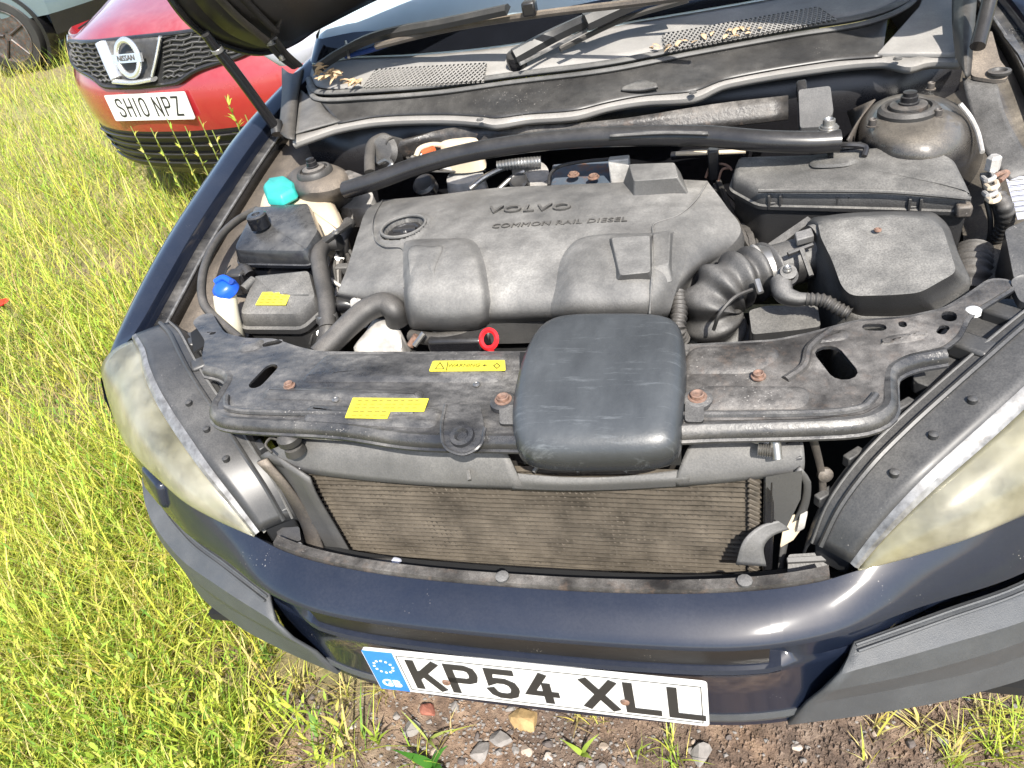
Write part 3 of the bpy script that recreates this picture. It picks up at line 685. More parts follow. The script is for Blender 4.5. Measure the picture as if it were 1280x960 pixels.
# pressure cap with strap
lathe('pressure_cap', [(.016, -.02), (.014, -.008), (.010, -.006), (.010, 0), (.018, .002), (.018, .012), (.012, .018), (.004, .020)], Z(364, 553, .884), MT['rubber'], RAD, seg=18)
tube('cap_strap', [Z(352, 552, .888), Z(338, 548, .886), Z(332, 556, .882), Z(340, 566, .876)], .002, MT['rubber'], RAD, seg=6)
# pale pipes under the crossmember
tube('condenser_pipe', [Z(372, 543, .884), Z(440, 547, .884), Z(540, 553, .884), Z(640, 556, .884)], .006, MT['alu'], RAD, n=20)
tube('condenser_pipe', [Z(860, 546, .886), Z(915, 545, .886), Z(950, 551, .884), Z(962, 553, .884)], .0045, MT['alu'], RAD, n=20)
box('pipe_clip', Z(612, 545, .880), (.012, .02, .02), MT['alu'], RAD)
tube('service_valve', [Z(968, 542, .896), Z(972, 574, .872)], [.007, .006], MT['steel'], RAD, seg=12)
tube('valve_spring', [Z(948, 561, .878), Z(966, 563, .878)], .007, MT['steel'], RAD, rib=6, ribh=.35)
lathe('valve_cap', [(.010, 0), (.010, .008), (.006, .011)], Z(968, 543, .897), MT['platew'], RAD, seg=12)
slab('pipe_bracket', zs((980, 552, .872), (1000, 548, .876), (1005, 574, .86), (985, 578, .855)), .02, MT['clean'], RAD, bevel=.003)
# upright rail and bracket right of the radiator
UPR = loft('upright_rail', [zs((1008, 534, .885), (1022, 590, .80), (1022, 640, .73), (1022, 690, .66)), zs((1019, 534, .885), (1031, 590, .80), (1031, 640, .73), (1030, 692, .66))], MT['bay'], CAR, nu=20, nv=3, solid=.01)
lathe('rail_bolt', [(.010, 0), (.010, .006), (.005, .009)], Z(1030, 592, .802), MT['bay'], UPR, axis=(.3, -.9, .3), seg=14)
slab('foot_bracket', zs((985, 693, .685), (1030, 690, .688), (1036, 712, .672), (1040, 733, .66), (984, 737, .655)), .04, MT['plastic'], UPR, bevel=.004, r=.004)
slab('bracket_flange', zs((983, 697, .688), (1038, 694, .690), (1040, 700, .686), (984, 703, .684)), .004, MT['shroud'], UPR, bevel=.001)
slab('wing_bracket', zs((1000, 642, .745), (1010, 638, .75), (1006, 656, .73), (996, 662, .72)), .008, MT['alu'], UPR, bevel=.001)
tube('bracket_tab', [Z(1041, 670, .70), Z(1037, 690, .675)], .007, MT['rustmember'], UPR, seg=8)
slab('left_foot_bracket', zs((345, 660, .70), (374, 658, .70), (376, 676, .685), (348, 680, .685)), .03, MT['clean'], UPR, bevel=.003, r=.004)
slab('lamp_corner', zs((350, 682, .697), (376, 676, .697), (384, 694, .690), (362, 692, .69)), .02, MT['alu'], UPR, bevel=.003)

# ---- intake scoop
sc = [(700, 400), (760, 397), (828, 399), (849, 408), (857, 440), (857, 490), (852, 540), (845, 560), (818, 569), (750, 572), (680, 571), (650, 562), (640, 535), (643, 490), (655, 445), (676, 411)]
def scz(v): return .962-.030*max(0, (v-400)/170)**1.2
outl = [Z(u, v, scz(v)-.016) for u, v in sc]; outl = cr(outl, 72, True)
cen = sum(outl, V())/72
prof = [(.25, .0245), (.5, .0244), (.70, .0238), (.82, .0218), (.90, .0175), (.955, .0105), (.985, .003), (1, -.006), (.995, -.022), (.96, -.03)]
R = [[V((cen.x+(p.x-cen.x)*k, cen.y+(p.y-cen.y)*k, p.z+(cen.z-p.z)*(1-k)+dz)) for p in outl] for k, dz in prof]
vs, fs = grid(R, True); c = sum(R[0], V())/72; vs.append(c)
for i in range(72): fs.append((i, (i+1) % 72, len(vs)-1))
SC = mk('intake_scoop', vs, fs, MT['scoop'], CAR, sharp=60); SC['label'] = 'scuffed rounded black air scoop bolted to the crossmember'
for u, v in ((636, 520), (868, 517)):
    slab('scoop_ear', zs((u-12, v-14, .929), (u+12, v-14, .929), (u+12, v+10, .925), (u-12, v+10, .925)), .004, MT['plastic'], SC, r=.006, bevel=.001)
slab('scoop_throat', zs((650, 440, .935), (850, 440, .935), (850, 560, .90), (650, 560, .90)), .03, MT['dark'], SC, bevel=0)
# ---- floor and walls of the engine bay
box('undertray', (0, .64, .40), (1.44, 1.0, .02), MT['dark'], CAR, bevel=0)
loft('bulkhead', [[V((-.74, 1.16, .42)), V((0, 1.18, .42)), V((.74, 1.16, .42))], [V((-.74, 1.16, .80)), V((0, 1.18, .80)), V((.74, 1.16, .80))], [V((-.74, 1.15, 1.025)), V((0, 1.17, 1.035)), V((.74, 1.15, 1.025))]], MT['clean'], CAR, nu=12, nv=6, solid=.01)
BH = CAR.children[-1]
# heat shield blanket on the bulkhead
loft('heat_shield', [zs((500, 175, 1.0), (560, 160, 1.0), (640, 158, 1.0), (760, 150, 1.0), (900, 130, 1.0), (985, 120, 1.0)), zs((490, 200, .95), (560, 190, .95), (650, 182, .96), (760, 176, .96), (900, 160, .96), (985, 150, .96))], MT['rustmember'], BH, nu=24, nv=4, solid=.008)
# engine block mass under the cover
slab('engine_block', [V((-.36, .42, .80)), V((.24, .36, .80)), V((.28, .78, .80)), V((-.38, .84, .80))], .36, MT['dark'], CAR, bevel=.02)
EB = CAR.children[-1]

# ---- engine cover: one lofted shell with moulded bumps
back = zs((477, 250, .940), (534, 245, .945), (619, 235, .948), (700, 231, .95), (772, 228, .952), (830, 224, .950), (884, 226, .943))
m1 = zs((459, 262, .945), (520, 268, .955), (610, 262, .960), (700, 258, .962), (780, 252, .962), (850, 250, .958), (908, 258, .938))
m2 = zs((448, 290, .944), (520, 300, .953), (610, 300, .958), (700, 298, .960), (780, 295, .960), (860, 288, .954), (926, 288, .925))
m3 = zs((437, 325, .938), (515, 335, .945), (600, 338, .948), (690, 338, .950), (780, 338, .948), (850, 330, .940), (903, 318, .912))
m4_ = zs((428, 350, .930), (505, 360, .930), (600, 368, .932), (690, 370, .935), (780, 372, .93), (832, 370, .92), (868, 345, .90))
m5 = zs((422, 366, .915), (497, 378, .905), (600, 392, .905), (690, 393, .908), (780, 394, .905), (825, 393, .895), (856, 368, .885))
low_ = zs((421, 371, .90), (505, 392, .875), (600, 404, .875), (690, 402, .875), (780, 404, .872), (828, 402, .865), (852, 376, .865))
PIXP = lambda p: (640+FOC*(p-CAM).dot(RT)/(p-CAM).dot(FW), 480-FOC*(p-CAM).dot(UP)/(p-CAM).dot(FW))
def rbump(x, y, cx, cy, hx, hy, soft, rot=0):
    c, s = cos(rot), sin(rot); dx, dy = (x-cx)*c+(y-cy)*s, -(x-cx)*s+(y-cy)*c
    return sst(0, 1, (hx-abs(dx))/soft)*sst(0, 1, (hy-abs(dy))/soft)
wc = Z(505, 285, .955)
def cover_fn(p):
    q = p.copy()
    r = math.hypot((p.x-wc.x), (p.y-wc.y)*1.0)
    q.z += .005*sst(.060, .048, r) - .034*sst(.046, .041, r)                         # filler well with a raised collar
    return q
EC = loft('engine_cover', [back, m1, m2, m3, m4_, m5, low_], MT['cover'], CAR, nu=150, nv=84, fn=cover_fn, sharp=60)
EC['label'] = 'dusty grey moulded engine cover with embossed lettering'
sk = [[p.copy() for p in back], [p+V((0, .004, -.02)) for p in back], [p+V((0, .004, -.07)) for p in back]]
loft('cover_skirt', sk, MT['cover'], EC, nu=60, sharp=40)
edge = [back[0], m1[0], m2[0], m3[0], m4_[0], low_[0]]; loft('cover_skirt', [edge, [p+V((-.006, 0, -.03)) for p in edge], [p+V((-.004, 0, -.09)) for p in edge]], MT['cover'], EC, nu=40)
edge = [back[-1], m1[-1], m2[-1], m3[-1], m4_[-1], low_[-1]]; loft('cover_skirt', [edge, [p+V((.006, 0, -.02)) for p in edge], [p+V((.002, 0, -.10)) for p in edge]], MT['cover'], EC, nu=40)
loft('cover_skirt', [low_, [p+V((0, .01, -.05)) for p in low_]], MT['cover'], EC, nu=40)
# raised left lobe (over the injectors) reaching down at the front
lob = zs((508, 308, .963), (520, 302, .964), (585, 301, .962), (600, 312, .960), (608, 345, .945), (614, 385, .915), (611, 404, .888), (600, 413, .870), (555, 415, .866), (516, 411, .868), (507, 392, .885), (505, 350, .942))
def mound(name, out, prof, par, mt=MT['cover'], n=56, sharp=50):
    O = cr(out, n, True); cen = sum(O, V())/n; rad = sum(math.hypot(p.x-cen.x, p.y-cen.y) for p in O)/n
    R = [[V((cen.x+(p.x-cen.x)*(1-d/rad), cen.y+(p.y-cen.y)*(1-d/rad), p.z+dz)) for p in O] for d, dz in prof]
    vs, fs = grid(R, True); vs.append(sum(R[0], V())/n); k = len(vs)-1
    for i in range(n): fs.append((i, (i+1) % n, k))
    return mk(name, vs, fs, mt, par, sharp=sharp)
row = lambda *a: zs(*a)
loft('cover_lobe', [row((505, 306, .951), (507, 300, .951), (545, 297, .951), (590, 297, .951), (604, 308, .951)),
                    row((504, 312, .954), (520, 306, .968), (548, 305, .970), (584, 306, .968), (606, 318, .951)),
                    row((504, 340, .944), (516, 336, .965), (550, 335, .967), (594, 336, .965), (610, 345, .944)),
                    row((505, 372, .925), (514, 368, .945), (552, 368, .948), (600, 368, .945), (614, 376, .925)),
                    row((507, 394, .895), (516, 393, .915), (555, 395, .920), (602, 394, .915), (614, 396, .895)),
                    row((512, 408, .872), (520, 408, .885), (556, 410, .890), (596, 409, .885), (610, 405, .875)),
                    row((514, 411, .85), (522, 414, .85), (556, 416, .85), (596, 414, .85), (608, 408, .85))], MT['cover'], EC, nu=40, nv=40, sharp=60)
# indented facet on the left lobe
mound('cover_facet', zs((512, 309, .966), (542, 308, .970), (556, 309, .970), (545, 340, .964), (541, 367, .948), (517, 366, .946), (510, 335, .962)), [(.02, .006), (.010, .0055), (.004, .003), (0, -.004)], EC, n=40)
# raised right shoulder with square tower, and the rear tower
loft('cover_shoulder', [row((706, 308, .953), (724, 296, .954), (760, 291, .956), (810, 290, .955), (850, 280, .953)),
                        row((694, 330, .948), (722, 304, .968), (760, 297, .970), (810, 296, .968), (858, 290, .951)),
                        row((689, 352, .940), (716, 340, .961), (755, 336, .964), (812, 335, .962), (858, 320, .943)),
                        row((687, 376, .928), (712, 370, .946), (752, 370, .948), (812, 370, .946), (846, 360, .925)),
                        row((686, 392, .909), (710, 391, .920), (752, 392, .922), (812, 392, .920), (838, 388, .905)),
                        row((688, 400, .885), (710, 402, .885), (752, 402, .885), (812, 403, .885), (834, 398, .88))], MT['cover'], EC, nu=44, nv=36, sharp=60)
def tower(name, top, base, par):
    n = len(top); R = [rnd(top, .006, 3), rnd(base, .006, 3)]; vs, fs = grid(R, True); m = len(R[0]); fs.append(tuple(range(m)))
    return mk(name, vs, fs, MT['cover'], par, bevel=.003, sharp=30)
tower('cover_tower', zs((764, 297, .985), (812, 294, .985), (813, 340, .974), (775, 344, .972)), zs((757, 298, .950), (818, 292, .950), (818, 356, .945), (766, 358, .945)), EC)
tower('cover_tower', zs((786, 205, .992), (843, 203, .992), (848, 222, .988), (792, 226, .986)), zs((778, 228, .950), (850, 214, .950), (862, 244, .950), (792, 252, .950)), EC)
tower('cover_step', zs((816, 292, .972), (838, 290, .970), (836, 330, .962), (816, 334, .962)), zs((812, 290, .95), (845, 286, .95), (840, 352, .943), (812, 356, .943)), EC)
# panel seams on the cover: fine raised lines
for pts in ([(478, 250, .944), (466, 275, .953), (468, 298, .953), (480, 308, .953), (502, 310, .953), (507, 330, .951), (505, 360, .935)], [(884, 228, .946), (868, 252, .956), (846, 270, .959), (818, 280, .961), (816, 292, .962)],
            [(816, 330, .968), (814, 360, .955), (812, 392, .925)]):
    tube('cover_seam', zs(*pts), .0016, MT['cover'], EC, n=40, seg=6)
# oil filler
tube('filler_ring', [wc+V((.0445*cos(a), .0445*sin(a), .004)) for a in [i*pi/16 for i in range(33)]], .0035, MT['cover'], EC, n=66, seg=8, cap=False)
lathe('oil_cap', [(.036, -.03), (.036, .0), (.034, .006), (.026, .008), (.024, .006), (.010, .006), (.008, .009), (.002, .009)], wc+V((.002, -.003, -.010)), MT['clean'], EC, seg=36, lobes=9, lobe=.025)
tube('oil_cap_grip', [wc+V((-.022, -.004, -.003)), wc+V((.026, -.004, -.003))], .005, MT['clean'], EC, seg=8)
# lettering
def top_text(name, s, u0, v0, u1, v1, z0, z1, size_px, mt, par, squash=1.0, ext=.0018, bold=0, spacing=1.0):
    a, b = Z(u0, v0, z0), Z(u1, v1, z1); x = (b-a).normalized(); yv = V((-x.y, x.x, .06))
    return text(name, s, size_px, basis((a+b)/2, x, yv), mt, par, ext=ext, font_scale=(1, squash), bold=bold, spacing=spacing)
MT['emboss'] = mat('worn_raised_lettering', (.022, .022, .022), .35, dust=.75, dustc=(.36, .34, .31), bump=.2)
top_text('cover_lettering', 'VOLVO', 605, 263, 720, 258, .9645, .9655, .046, MT['emboss'], EC, squash=.72, bold=.0005, spacing=1.12)
top_text('cover_lettering', 'COMMON RAIL DIESEL', 596, 284, 806, 273, .9625, .964, .0235, MT['emboss'], EC, squash=.85, spacing=1.05, ext=.0012)
# red dipstick
dp = Z(611, 424, .925)
vs = []; R = []
for i in range(24):
    a = 2*pi*i/24; c = dp+V((.0125*cos(a), 0, .0145*sin(a)*.75)) + V((0, .009*sin(a), 0)); o = V((cos(a), .5*sin(a), .8*sin(a))).normalized()
    R.append([c+o*.004, c+V((0, -.003, .002)), c-o*.004, c+V((0, .003, -.002))])
R.append(R[0]); vs, fs = grid(R, True); DS = mk('dipstick', vs, fs, MT['red'], EB, sharp=60)
tube('dipstick_stem', [Z(611, 434, .915), Z(614, 440, .905), Z(615, 452, .88)], [.005, .006, .004], MT['red'], EB, seg=10)
# clutter below the cover front edge
tube('bypass_pipe', [Z(515, 420, .85), Z(545, 424, .86), Z(580, 420, .86), Z(610, 418, .85)], .012, MT['rubber'], EB, n=24)
box('sensor_block', Z(575, 430, .845), (.10, .05, .05), MT['clean'], EB, bevel=.006)
tube('rusty_stub', [Z(513, 432, .86), Z(521, 420, .875)], .007, MT['rustbolt'], EB, seg=10)
tube('bolt_shank', [Z(518, 432, .868), Z(530, 416, .885)], .005, MT['steel'], EB, seg=8)
# white alloy casting at the left front of the engine
mound('alloy_casting', zs((440, 440, .86), (455, 418, .865), (470, 400, .87), (498, 405, .87), (505, 425, .86), (503, 441, .85), (470, 443, .85)), [(.03, .012), (.012, .010), (.004, .004), (0, -.03), (-.01, -.08)], EB, MT['alu'])
mound('alloy_casting', zs((437, 378, .90), (446, 372, .90), (456, 380, .90), (452, 392, .88), (440, 392, .88)), [(.008, .006), (.003, .004), (0, -.03)], EB, MT['alu'], n=24)
mound('alloy_casting', zs((462, 262, .90), (425, 262, .90), (424, 252, .90), (440, 245, .91), (468, 243, .91)), [(.012, .01), (.004, .006), (0, -.04)], EB, MT['alu'], n=30)
# ---- strut brace
BAR = tube('strut_brace', zs((432, 238, .985), (470, 226, 1.0), (520, 208, 1.015), (580, 192, 1.027), (650, 180, 1.035), (720, 173, 1.038), (800, 170, 1.038), (880, 170, 1.034), (950, 176, 1.026), (1010, 178, 1.018), (1049, 176, 1.014)), .0195, MT['clean'], CAR, n=80, seg=20, flat=.95)
BAR['label'] = 'black curved strut brace across the engine bay'
loft('brace_top_dust', [zs((440, 229, .999), (520, 199, 1.0265), (600, 179, 1.041), (700, 164, 1.050), (800, 160, 1.0505), (880, 161, 1.047)), zs((440, 233, .998), (520, 203, 1.028), (600, 183, 1.0425), (700, 168, 1.0515), (800, 164, 1.052), (880, 165, 1.0485))], MT['plastic'], BAR, nu=50, solid=.003)
loft('brace_plate', [zs((765, 161, 1.048), (830, 156, 1.048), (884, 157, 1.045)), zs((762, 170, 1.050), (830, 166, 1.0515), (885, 167, 1.048))], MT['plastic'], BAR, nu=16, solid=.004)
bolt(Z(1036, 158, 1.035), .010, MT['steel'], BAR, .012, 'brace_bolt')
lathe('brace_bolt', [(.016, -.004), (.016, 0), (.010, .001)], Z(1036, 159, 1.034), MT['steel'], BAR, seg=16)

# ---- strut towers
def tower_mount(name, ctr, top, skirt, mt, lab):
    t = loft(name, [skirt[0], skirt[1], skirt[2], top], mt, CAR, nu=48, nv=16, closed=True, cap1=True, sharp=50); t['label'] = lab; return t
def ell(u, v, z, ru, rv, n=10, k=1.0):
    c = Z(u, v, z); a = Z(u+ru, v, z)-c; b = Z(u, v-rv, z)-c
    return [c+a*cos(2*pi*i/n)+b*sin(2*pi*i/n) for i in range(n)]
tr = tower_mount('strut_tower', None, ell(1136, 138, 1.012, 40, 18), [ell(1140, 190, .86, 92, 55), ell(1142, 165, .95, 82, 46), ell(1140, 148, .998, 62, 32)], MT['turret'], 'dusty domed strut tower with rubber mount, behind the fuse box')
def mount(u, v, z, par, k=1.0):
    c = Z(u, v, z)
    lathe('mount_ring', [(.052*k, -.012), (.052*k, 0), (.046*k, .006), (.040*k, .006), (.038*k, .001), (.030*k, .001)], c, MT['rubber'], par, seg=30)
    lathe('mount_cup', [(.034*k, -.002), (.032*k, .008), (.026*k, .010), (.014*k, .010)], c, MT['rustmember'], par, seg=26)
    lathe('mount_nut', [(.018*k, .008), (.018*k, .013), (.015*k, .014), (.015*k, .022), (.012*k, .023), (.012*k, .029), (.004*k, .030)], c, MT['clean'], par, seg=14)
mount(1135, 136, 1.018, tr, .92)
for u, v in ((1172, 146), (1090, 158), (1163, 112)): bolt(Z(u, v, 1.010), .0065, MT['bay'], tr, .012, 'mount_stud')
tl = tower_mount('strut_tower', None, ell(396, 218, 1.0, 30, 14), [ell(398, 236, .88, 50, 30), ell(398, 228, .955, 44, 24), ell(397, 222, .988, 38, 19)], MT['bay'], 'dusty strut tower with rubber mount, behind the teal capped tank')
mount(393, 214, 1.006, tl, .78)
slab('tower_flange', zs((405, 222, .99), (436, 212, .99), (456, 220, .985), (448, 232, .98), (430, 236, .98)), .006, MT['rustmember'], tl, bevel=.002, r=.008)
# body colour turret web to the bulkhead on the right, weld flange on the wing
loft('turret_web', [zs((1060, 175, .99), (1075, 150, 1.0), (1095, 125, 1.0)), zs((1075, 195, .92), (1070, 170, .93), (1060, 140, .94))], MT['bay'], tr, nu=10, nv=4, solid=.003)
tube('weld_seam', zs((1200, 130, 1.02), (1212, 145, 1.0), (1222, 165, .985), (1228, 190, .97)), .004, MT['alu'], tr, n=20, seg=8)

# ---- fuse box (two halves, clips)
fo = zs((921, 200, .966), (1020, 197, .972), (1060, 191, .974), (1105, 188, .974), (1172, 190, .972), (1195, 204, .968), (1208, 230, .962), (1217, 249, .955), (1120, 246, .958), (1020, 244, .958), (950, 243, .956), (914, 224, .958))
FB = pod('fuse_box', fo, [(.07, .012), (.03, .012), (.012, .010), (.004, .005), (0, -.004), (-.001, -.018), (-.005, -.020), (-.005, -.026), (.003, -.028), (.008, -.15)], MT['filt'], CAR, r=.012, sharp=35)
FB['label'] = 'long dusty black fuse box with clipped lid'
tube('lid_ridge', [p+V((0, -.004, .004)) for p in zs((948, 240, .962), (1020, 240, .966), (1100, 241, .966), (1160, 245, .962), (1212, 250, .956))], .0035, MT['filt'], FB, n=40, seg=8)
for u, v in ((968, 252), (1053, 253), (1143, 257)):
    for d in (-7, 7): box('clip_side', Z(u+d, v, .944), (.004, .010, .026), MT['filt'], FB, bevel=.001)
    box('clip', Z(u, v+4, .936), (.016, .010, .014), MT['filt'], FB, bevel=.002)
box('lid_hinge', Z(1204, 262, .94), (.022, .02, .02), MT['bay'], FB, bevel=.004)
mound('lid_recess', zs((1012, 202, .980), (1030, 199, .981), (1075, 199, .981), (1060, 206, .980), (1018, 208, .98)), [(.012, .003), (.004, .0028), (0, -.002)], FB, MT['filt'], n=30)
tube('relay_clip', [Z(1038, 197, .985), Z(1040, 184, .995), Z(1060, 181, 1.0), Z(1082, 184, .995), Z(1080, 195, .985)], .005, MT['clean'], FB, n=24, seg=8)
box('relay', Z(1060, 191, .975), (.045, .02, .03), MT['clean'], FB, bevel=.003)
box('relay_post', Z(892, 205, .955), (.02, .02, .06), MT['clean'], FB, bevel=.003)
tube('copper_loop', [Z(882, 222, .93), Z(888, 208, .95), Z(902, 205, .955), Z(912, 209, .955), Z(915, 213, .95)], .0022, MT['rustbolt'], FB, n=24, seg=8)
tube('copper_loop', [Z(898, 226, .93), Z(903, 212, .95), Z(914, 210, .95)], .0022, MT['rustbolt'], FB, n=20, seg=8)

# ---- air filter box
ao = zs((1012, 272, .940), (1060, 266, .945), (1105, 264, .946), (1166, 264, .944), (1184, 279, .940), (1196, 315, .930), (1213, 350, .915), (1172, 389, .895), (1120, 396, .893), (1070, 395, .895), (1046, 374, .91), (1030, 330, .925), (1016, 298, .935))
ai = zs((1022, 277, .962), (1062, 271, .966), (1106, 269, .967), (1160, 270, .965), (1178, 284, .962), (1188, 315, .956), (1196, 340, .950), (1150, 366, .942), (1112, 369, .942), (1064, 370, .942), (1052, 358, .945), (1040, 325, .953), (1026, 297, .959))
R = [rnd(ai, .012, 4), rnd(ao, .012, 4)]; cA = sum(ai, V())/len(ai)
R = [[p.lerp(cA, .5)+V((0, 0, .004)) for p in R[0]], [p.lerp(cA, .14)+V((0, 0, .0035)) for p in R[0]], R[0], [p.lerp(q, .10)+V((0, 0, -.002)) for p, q in zip(R[0], R[1])], R[1], [p+V((0, 0, -.006)) for p in inset(R[1], -.004)], [p+V((0, 0, -.16)) for p in inset(R[1], .004)]]
vs, fs = grid(R, True); n = len(R[0]); vs.append(cA+V((0, 0, .008)))
for i in range(n): fs.append((i, (i+1) % n, len(vs)-1))
AF = mk('air_filter_box', vs, fs, MT['filt'], CAR, sharp=45); AF['label'] = 'bulky dusty black air filter housing beside the engine'
bolt(Z(1097, 288, .969), .004, MT['rustbolt'], AF, .003, 'lid_bolt')
# flange and outlet
ax0, ax1 = Z(1026, 318, .905), Z(948, 340, .895); axd = (ax1-ax0).normalized()
def ringtube(name, c, d, prof, mt, par, seg=36): return lathe(name, prof, c, mt, par, axis=d, seg=seg)
ringtube('outlet_flange', ax0-axd*.02, axd, [(.046, 0), (.050, .004), (.050, .012), (.044, .014), (.044, .020), (.050, .022), (.050, .030), (.040, .032)], MT['filt'], AF)
ringtube('outlet_tube', ax0, axd, [(.036, 0), (.036, .10), (.034, .105)], MT['plastic'], AF)
slab('box_bracket', zs((955, 308, .92), (1010, 270, .935), (1016, 275, .932), (962, 316, .915)), .006, MT['plastic'], AF, bevel=.001)
slab('box_clip', zs((993, 290, .955), (1014, 284, .955), (1018, 294, .953), (996, 300, .953)), .012, MT['shroud'], AF, bevel=.002)
tube('box_rib', [Z(985, 318, .94), Z(1016, 306, .945)], .004, MT['plastic'], AF, seg=6)
tube('box_rib', [Z(1002, 312, .945), Z(1014, 345, .92)], .004, MT['filt'], AF, seg=6)
# corrugated intake hose with metal clamp
HO = tube('intake_hose', [ax0+axd*.088, Z(936, 345, .900), Z(908, 357, .90), Z(889, 380, .880), Z(893, 405, .845), Z(905, 425, .80)], [.034, .036, .037, .036, .034], MT['plastic'], CAR, rib=7, ribh=.34, seg=28, n=140); HO['label'] = 'ribbed black intake hose curving down from the filter housing'
tube('hose_seam', [Z(940, 362, .925), Z(918, 372, .93), Z(900, 392, .915), Z(892, 412, .885)], .003, MT['rubber'], HO, seg=6, n=24)
ringtube('hose_clamp', ax0+axd*.080, axd, [(.0415, 0), (.0425, .001), (.0425, .012), (.0415, .013)], MT['steel'], HO)
ringtube('clamp_bead', ax0+axd*.094, axd, [(.042, 0), (.045, .003), (.045, .006), (.042, .009)], MT['alu'], HO)
tube('clamp_screw', [Z(946, 350, .93), Z(951, 366, .918)], .005, MT['steel'], HO, seg=8)
# air flow sensor and its loom
sp = Z(984, 344, .938)
lathe('flow_sensor', [(.016, -.012), (.016, 0), (.012, .003), (.012, .012), (.006, .013)], sp, MT['plastic'], AF, axis=(.1, -.5, .8), seg=18)
bolt(sp+V((0, -.006, .012)), .005, MT['steel'], AF, .006, 'sensor_screw')
tube('sensor_plug', [Z(976, 352, .93), Z(980, 368, .925), Z(996, 374, .92), Z(1012, 373, .92)], [.016, .015, .012, .008], MT['plastic'], AF, n=20, seg=14)
tube('sensor_loom', [Z(1008, 374, .92), Z(1030, 376, .918), Z(1048, 386, .91), Z(1062, 393, .905)], .008, MT['rubber'], AF, rib=9, ribh=.3, n=60)
# lower box under the hose and a corrugated loom behind the scoop
slab('resonator_box', zs((936, 388, .885), (958, 382, .885), (1022, 382, .882), (1026, 408, .872), (1000, 412, .872), (940, 418, .872)), .12, MT['filt'], CAR, r=.006, bevel=.004)
tube('wiring_loom', [Z(848, 368, .90), Z(849, 390, .89), Z(847, 412, .875), Z(852, 424, .85)], .011, MT['rubber'], CAR, rib=12, ribh=.25, n=80)
tube('wiring_loom', [Z(858, 395, .84), Z(866, 408, .845), Z(868, 430, .82)], .010, MT['rubber'], CAR, n=24)
tube('wiring_loom', [Z(880, 395, .82), Z(900, 402, .83), Z(930, 412, .82)], .006, MT['rubber'], CAR, n=24)

# ---- wiring, clips and sticker on the right wing
RW = slab('loom_bracket', zs((1225, 216, .945), (1246, 213, .95), (1252, 235, .94), (1243, 252, .93), (1233, 250, .93)), .006, MT['steel'], CAR, bevel=.001)
for k, (u, v) in enumerate(((1236, 222), (1240, 232), (1238, 241), (1242, 248))):
    tube('clip_ring', [Z(u-8, v, .952), Z(u-2, v+4, .958), Z(u+6, v+1, .956), Z(u+5, v-5, .952)], .004, MT['white'] if k % 2 else MT['alu'], RW, n=16, seg=8)
lathe('brake_nut', [(.011, 0), (.011, .02), (.007, .024)], Z(1240, 212, .955), MT['alu'], RW, seg=6)
tube('brake_pipe', [Z(1243, 220, .955), Z(1256, 215, .955), Z(1260, 216, .953), Z(1250, 226, .95)], .004, MT['rustbolt'], RW, n=20, seg=8)
tube('loom_tube', [Z(1247, 246, .945), Z(1256, 260, .935), Z(1256, 280, .90), Z(1246, 300, .86)], .011, MT['rubber'], RW, rib=10, ribh=.2, n=60)
tube('loom_tube', [Z(1233, 250, .93), Z(1238, 275, .90), Z(1236, 300, .86), Z(1220, 320, .80)], .004, MT['rubber'], RW, n=24)
tube('loom_tube', [Z(1241, 252, .93), Z(1246, 275, .90), Z(1243, 300, .86), Z(1232, 325, .80)], .004, MT['rubber'], RW, n=24)
tube('corrugated_duct', [Z(1216, 318, .84), Z(1214, 345, .83), Z(1210, 372, .80)], .028, MT['rubber'], CAR, rib=8, ribh=.16, n=50, seg=20)
st = slab('data_sticker', zs((1257, 222, .945), (1282, 220, .95), (1298, 270, .93), (1272, 274, .925)), .001, MT['paper'], CAR, bevel=0)
for k in range(7):
    tube('sticker_print', [Z(1261+k*1.2, 226+k*6.5, .947-k*.0028), Z(1279+k*1.5, 224+k*6.4, .951-k*.0028)], .0006, MT['ink'] if k % 2 else MT['yink'], st, seg=4)
slab('wing_box', zs((1255, 286, .92), (1290, 272, .93), (1310, 330, .90), (1268, 352, .895)), .10, MT['housing'], CAR, bevel=.006, r=.01)
slab('slam_hook', zs((1262, 350, .925), (1278, 342, .93), (1300, 345, .925), (1300, 380, .91), (1275, 378, .91)), .012, MT['housing'], CAR, bevel=.004, r=.008)
lathe('white_clip', [(.010, 0), (.010, .006), (.004, .010)], Z(1216, 392, .915), MT['platew'], CAR, seg=10)

# ---- left side of the bay
EX = pod('expansion_tank', zs((327, 244, .955), (352, 226, .965), (390, 228, .965), (412, 240, .96), (424, 268, .945), (428, 292, .93), (400, 300, .92), (340, 290, .925), (322, 262, .945)),
         [(.05, .014), (.022, .012), (.008, .006), (0, -.006), (0, -.03), (.004, -.032), (-.003, -.036), (.004, -.16)], MT['white'], CAR, r=.02, sharp=60)
EX['label'] = 'yellowed white expansion tank with teal cap'
capo = zs((329, 236, .985), (338, 226, .988), (358, 223, .99), (370, 231, .988), (370, 240, .984), (352, 250, .982), (334, 249, .982))
pod('tank_cap', capo, [(.012, .010), (.006, .009), (.002, .005), (0, 0), (-.001, -.012), (.002, -.016)], MT['teal'], EX, r=.006, sharp=30)
tube('tank_strap', [Z(404, 303, .935), Z(422, 290, .95), Z(437, 280, .945)], .007, MT['rubber'], EX, n=16, seg=8)
bolt(Z(420, 291, .958), .006, MT['steel'], EX, .005, 'strap_clip')
tube('tank_hose', [Z(437, 278, .93), Z(428, 296, .92), Z(428, 310, .90), Z(432, 330, .85)], .014, MT['rubber'], EX, n=24)
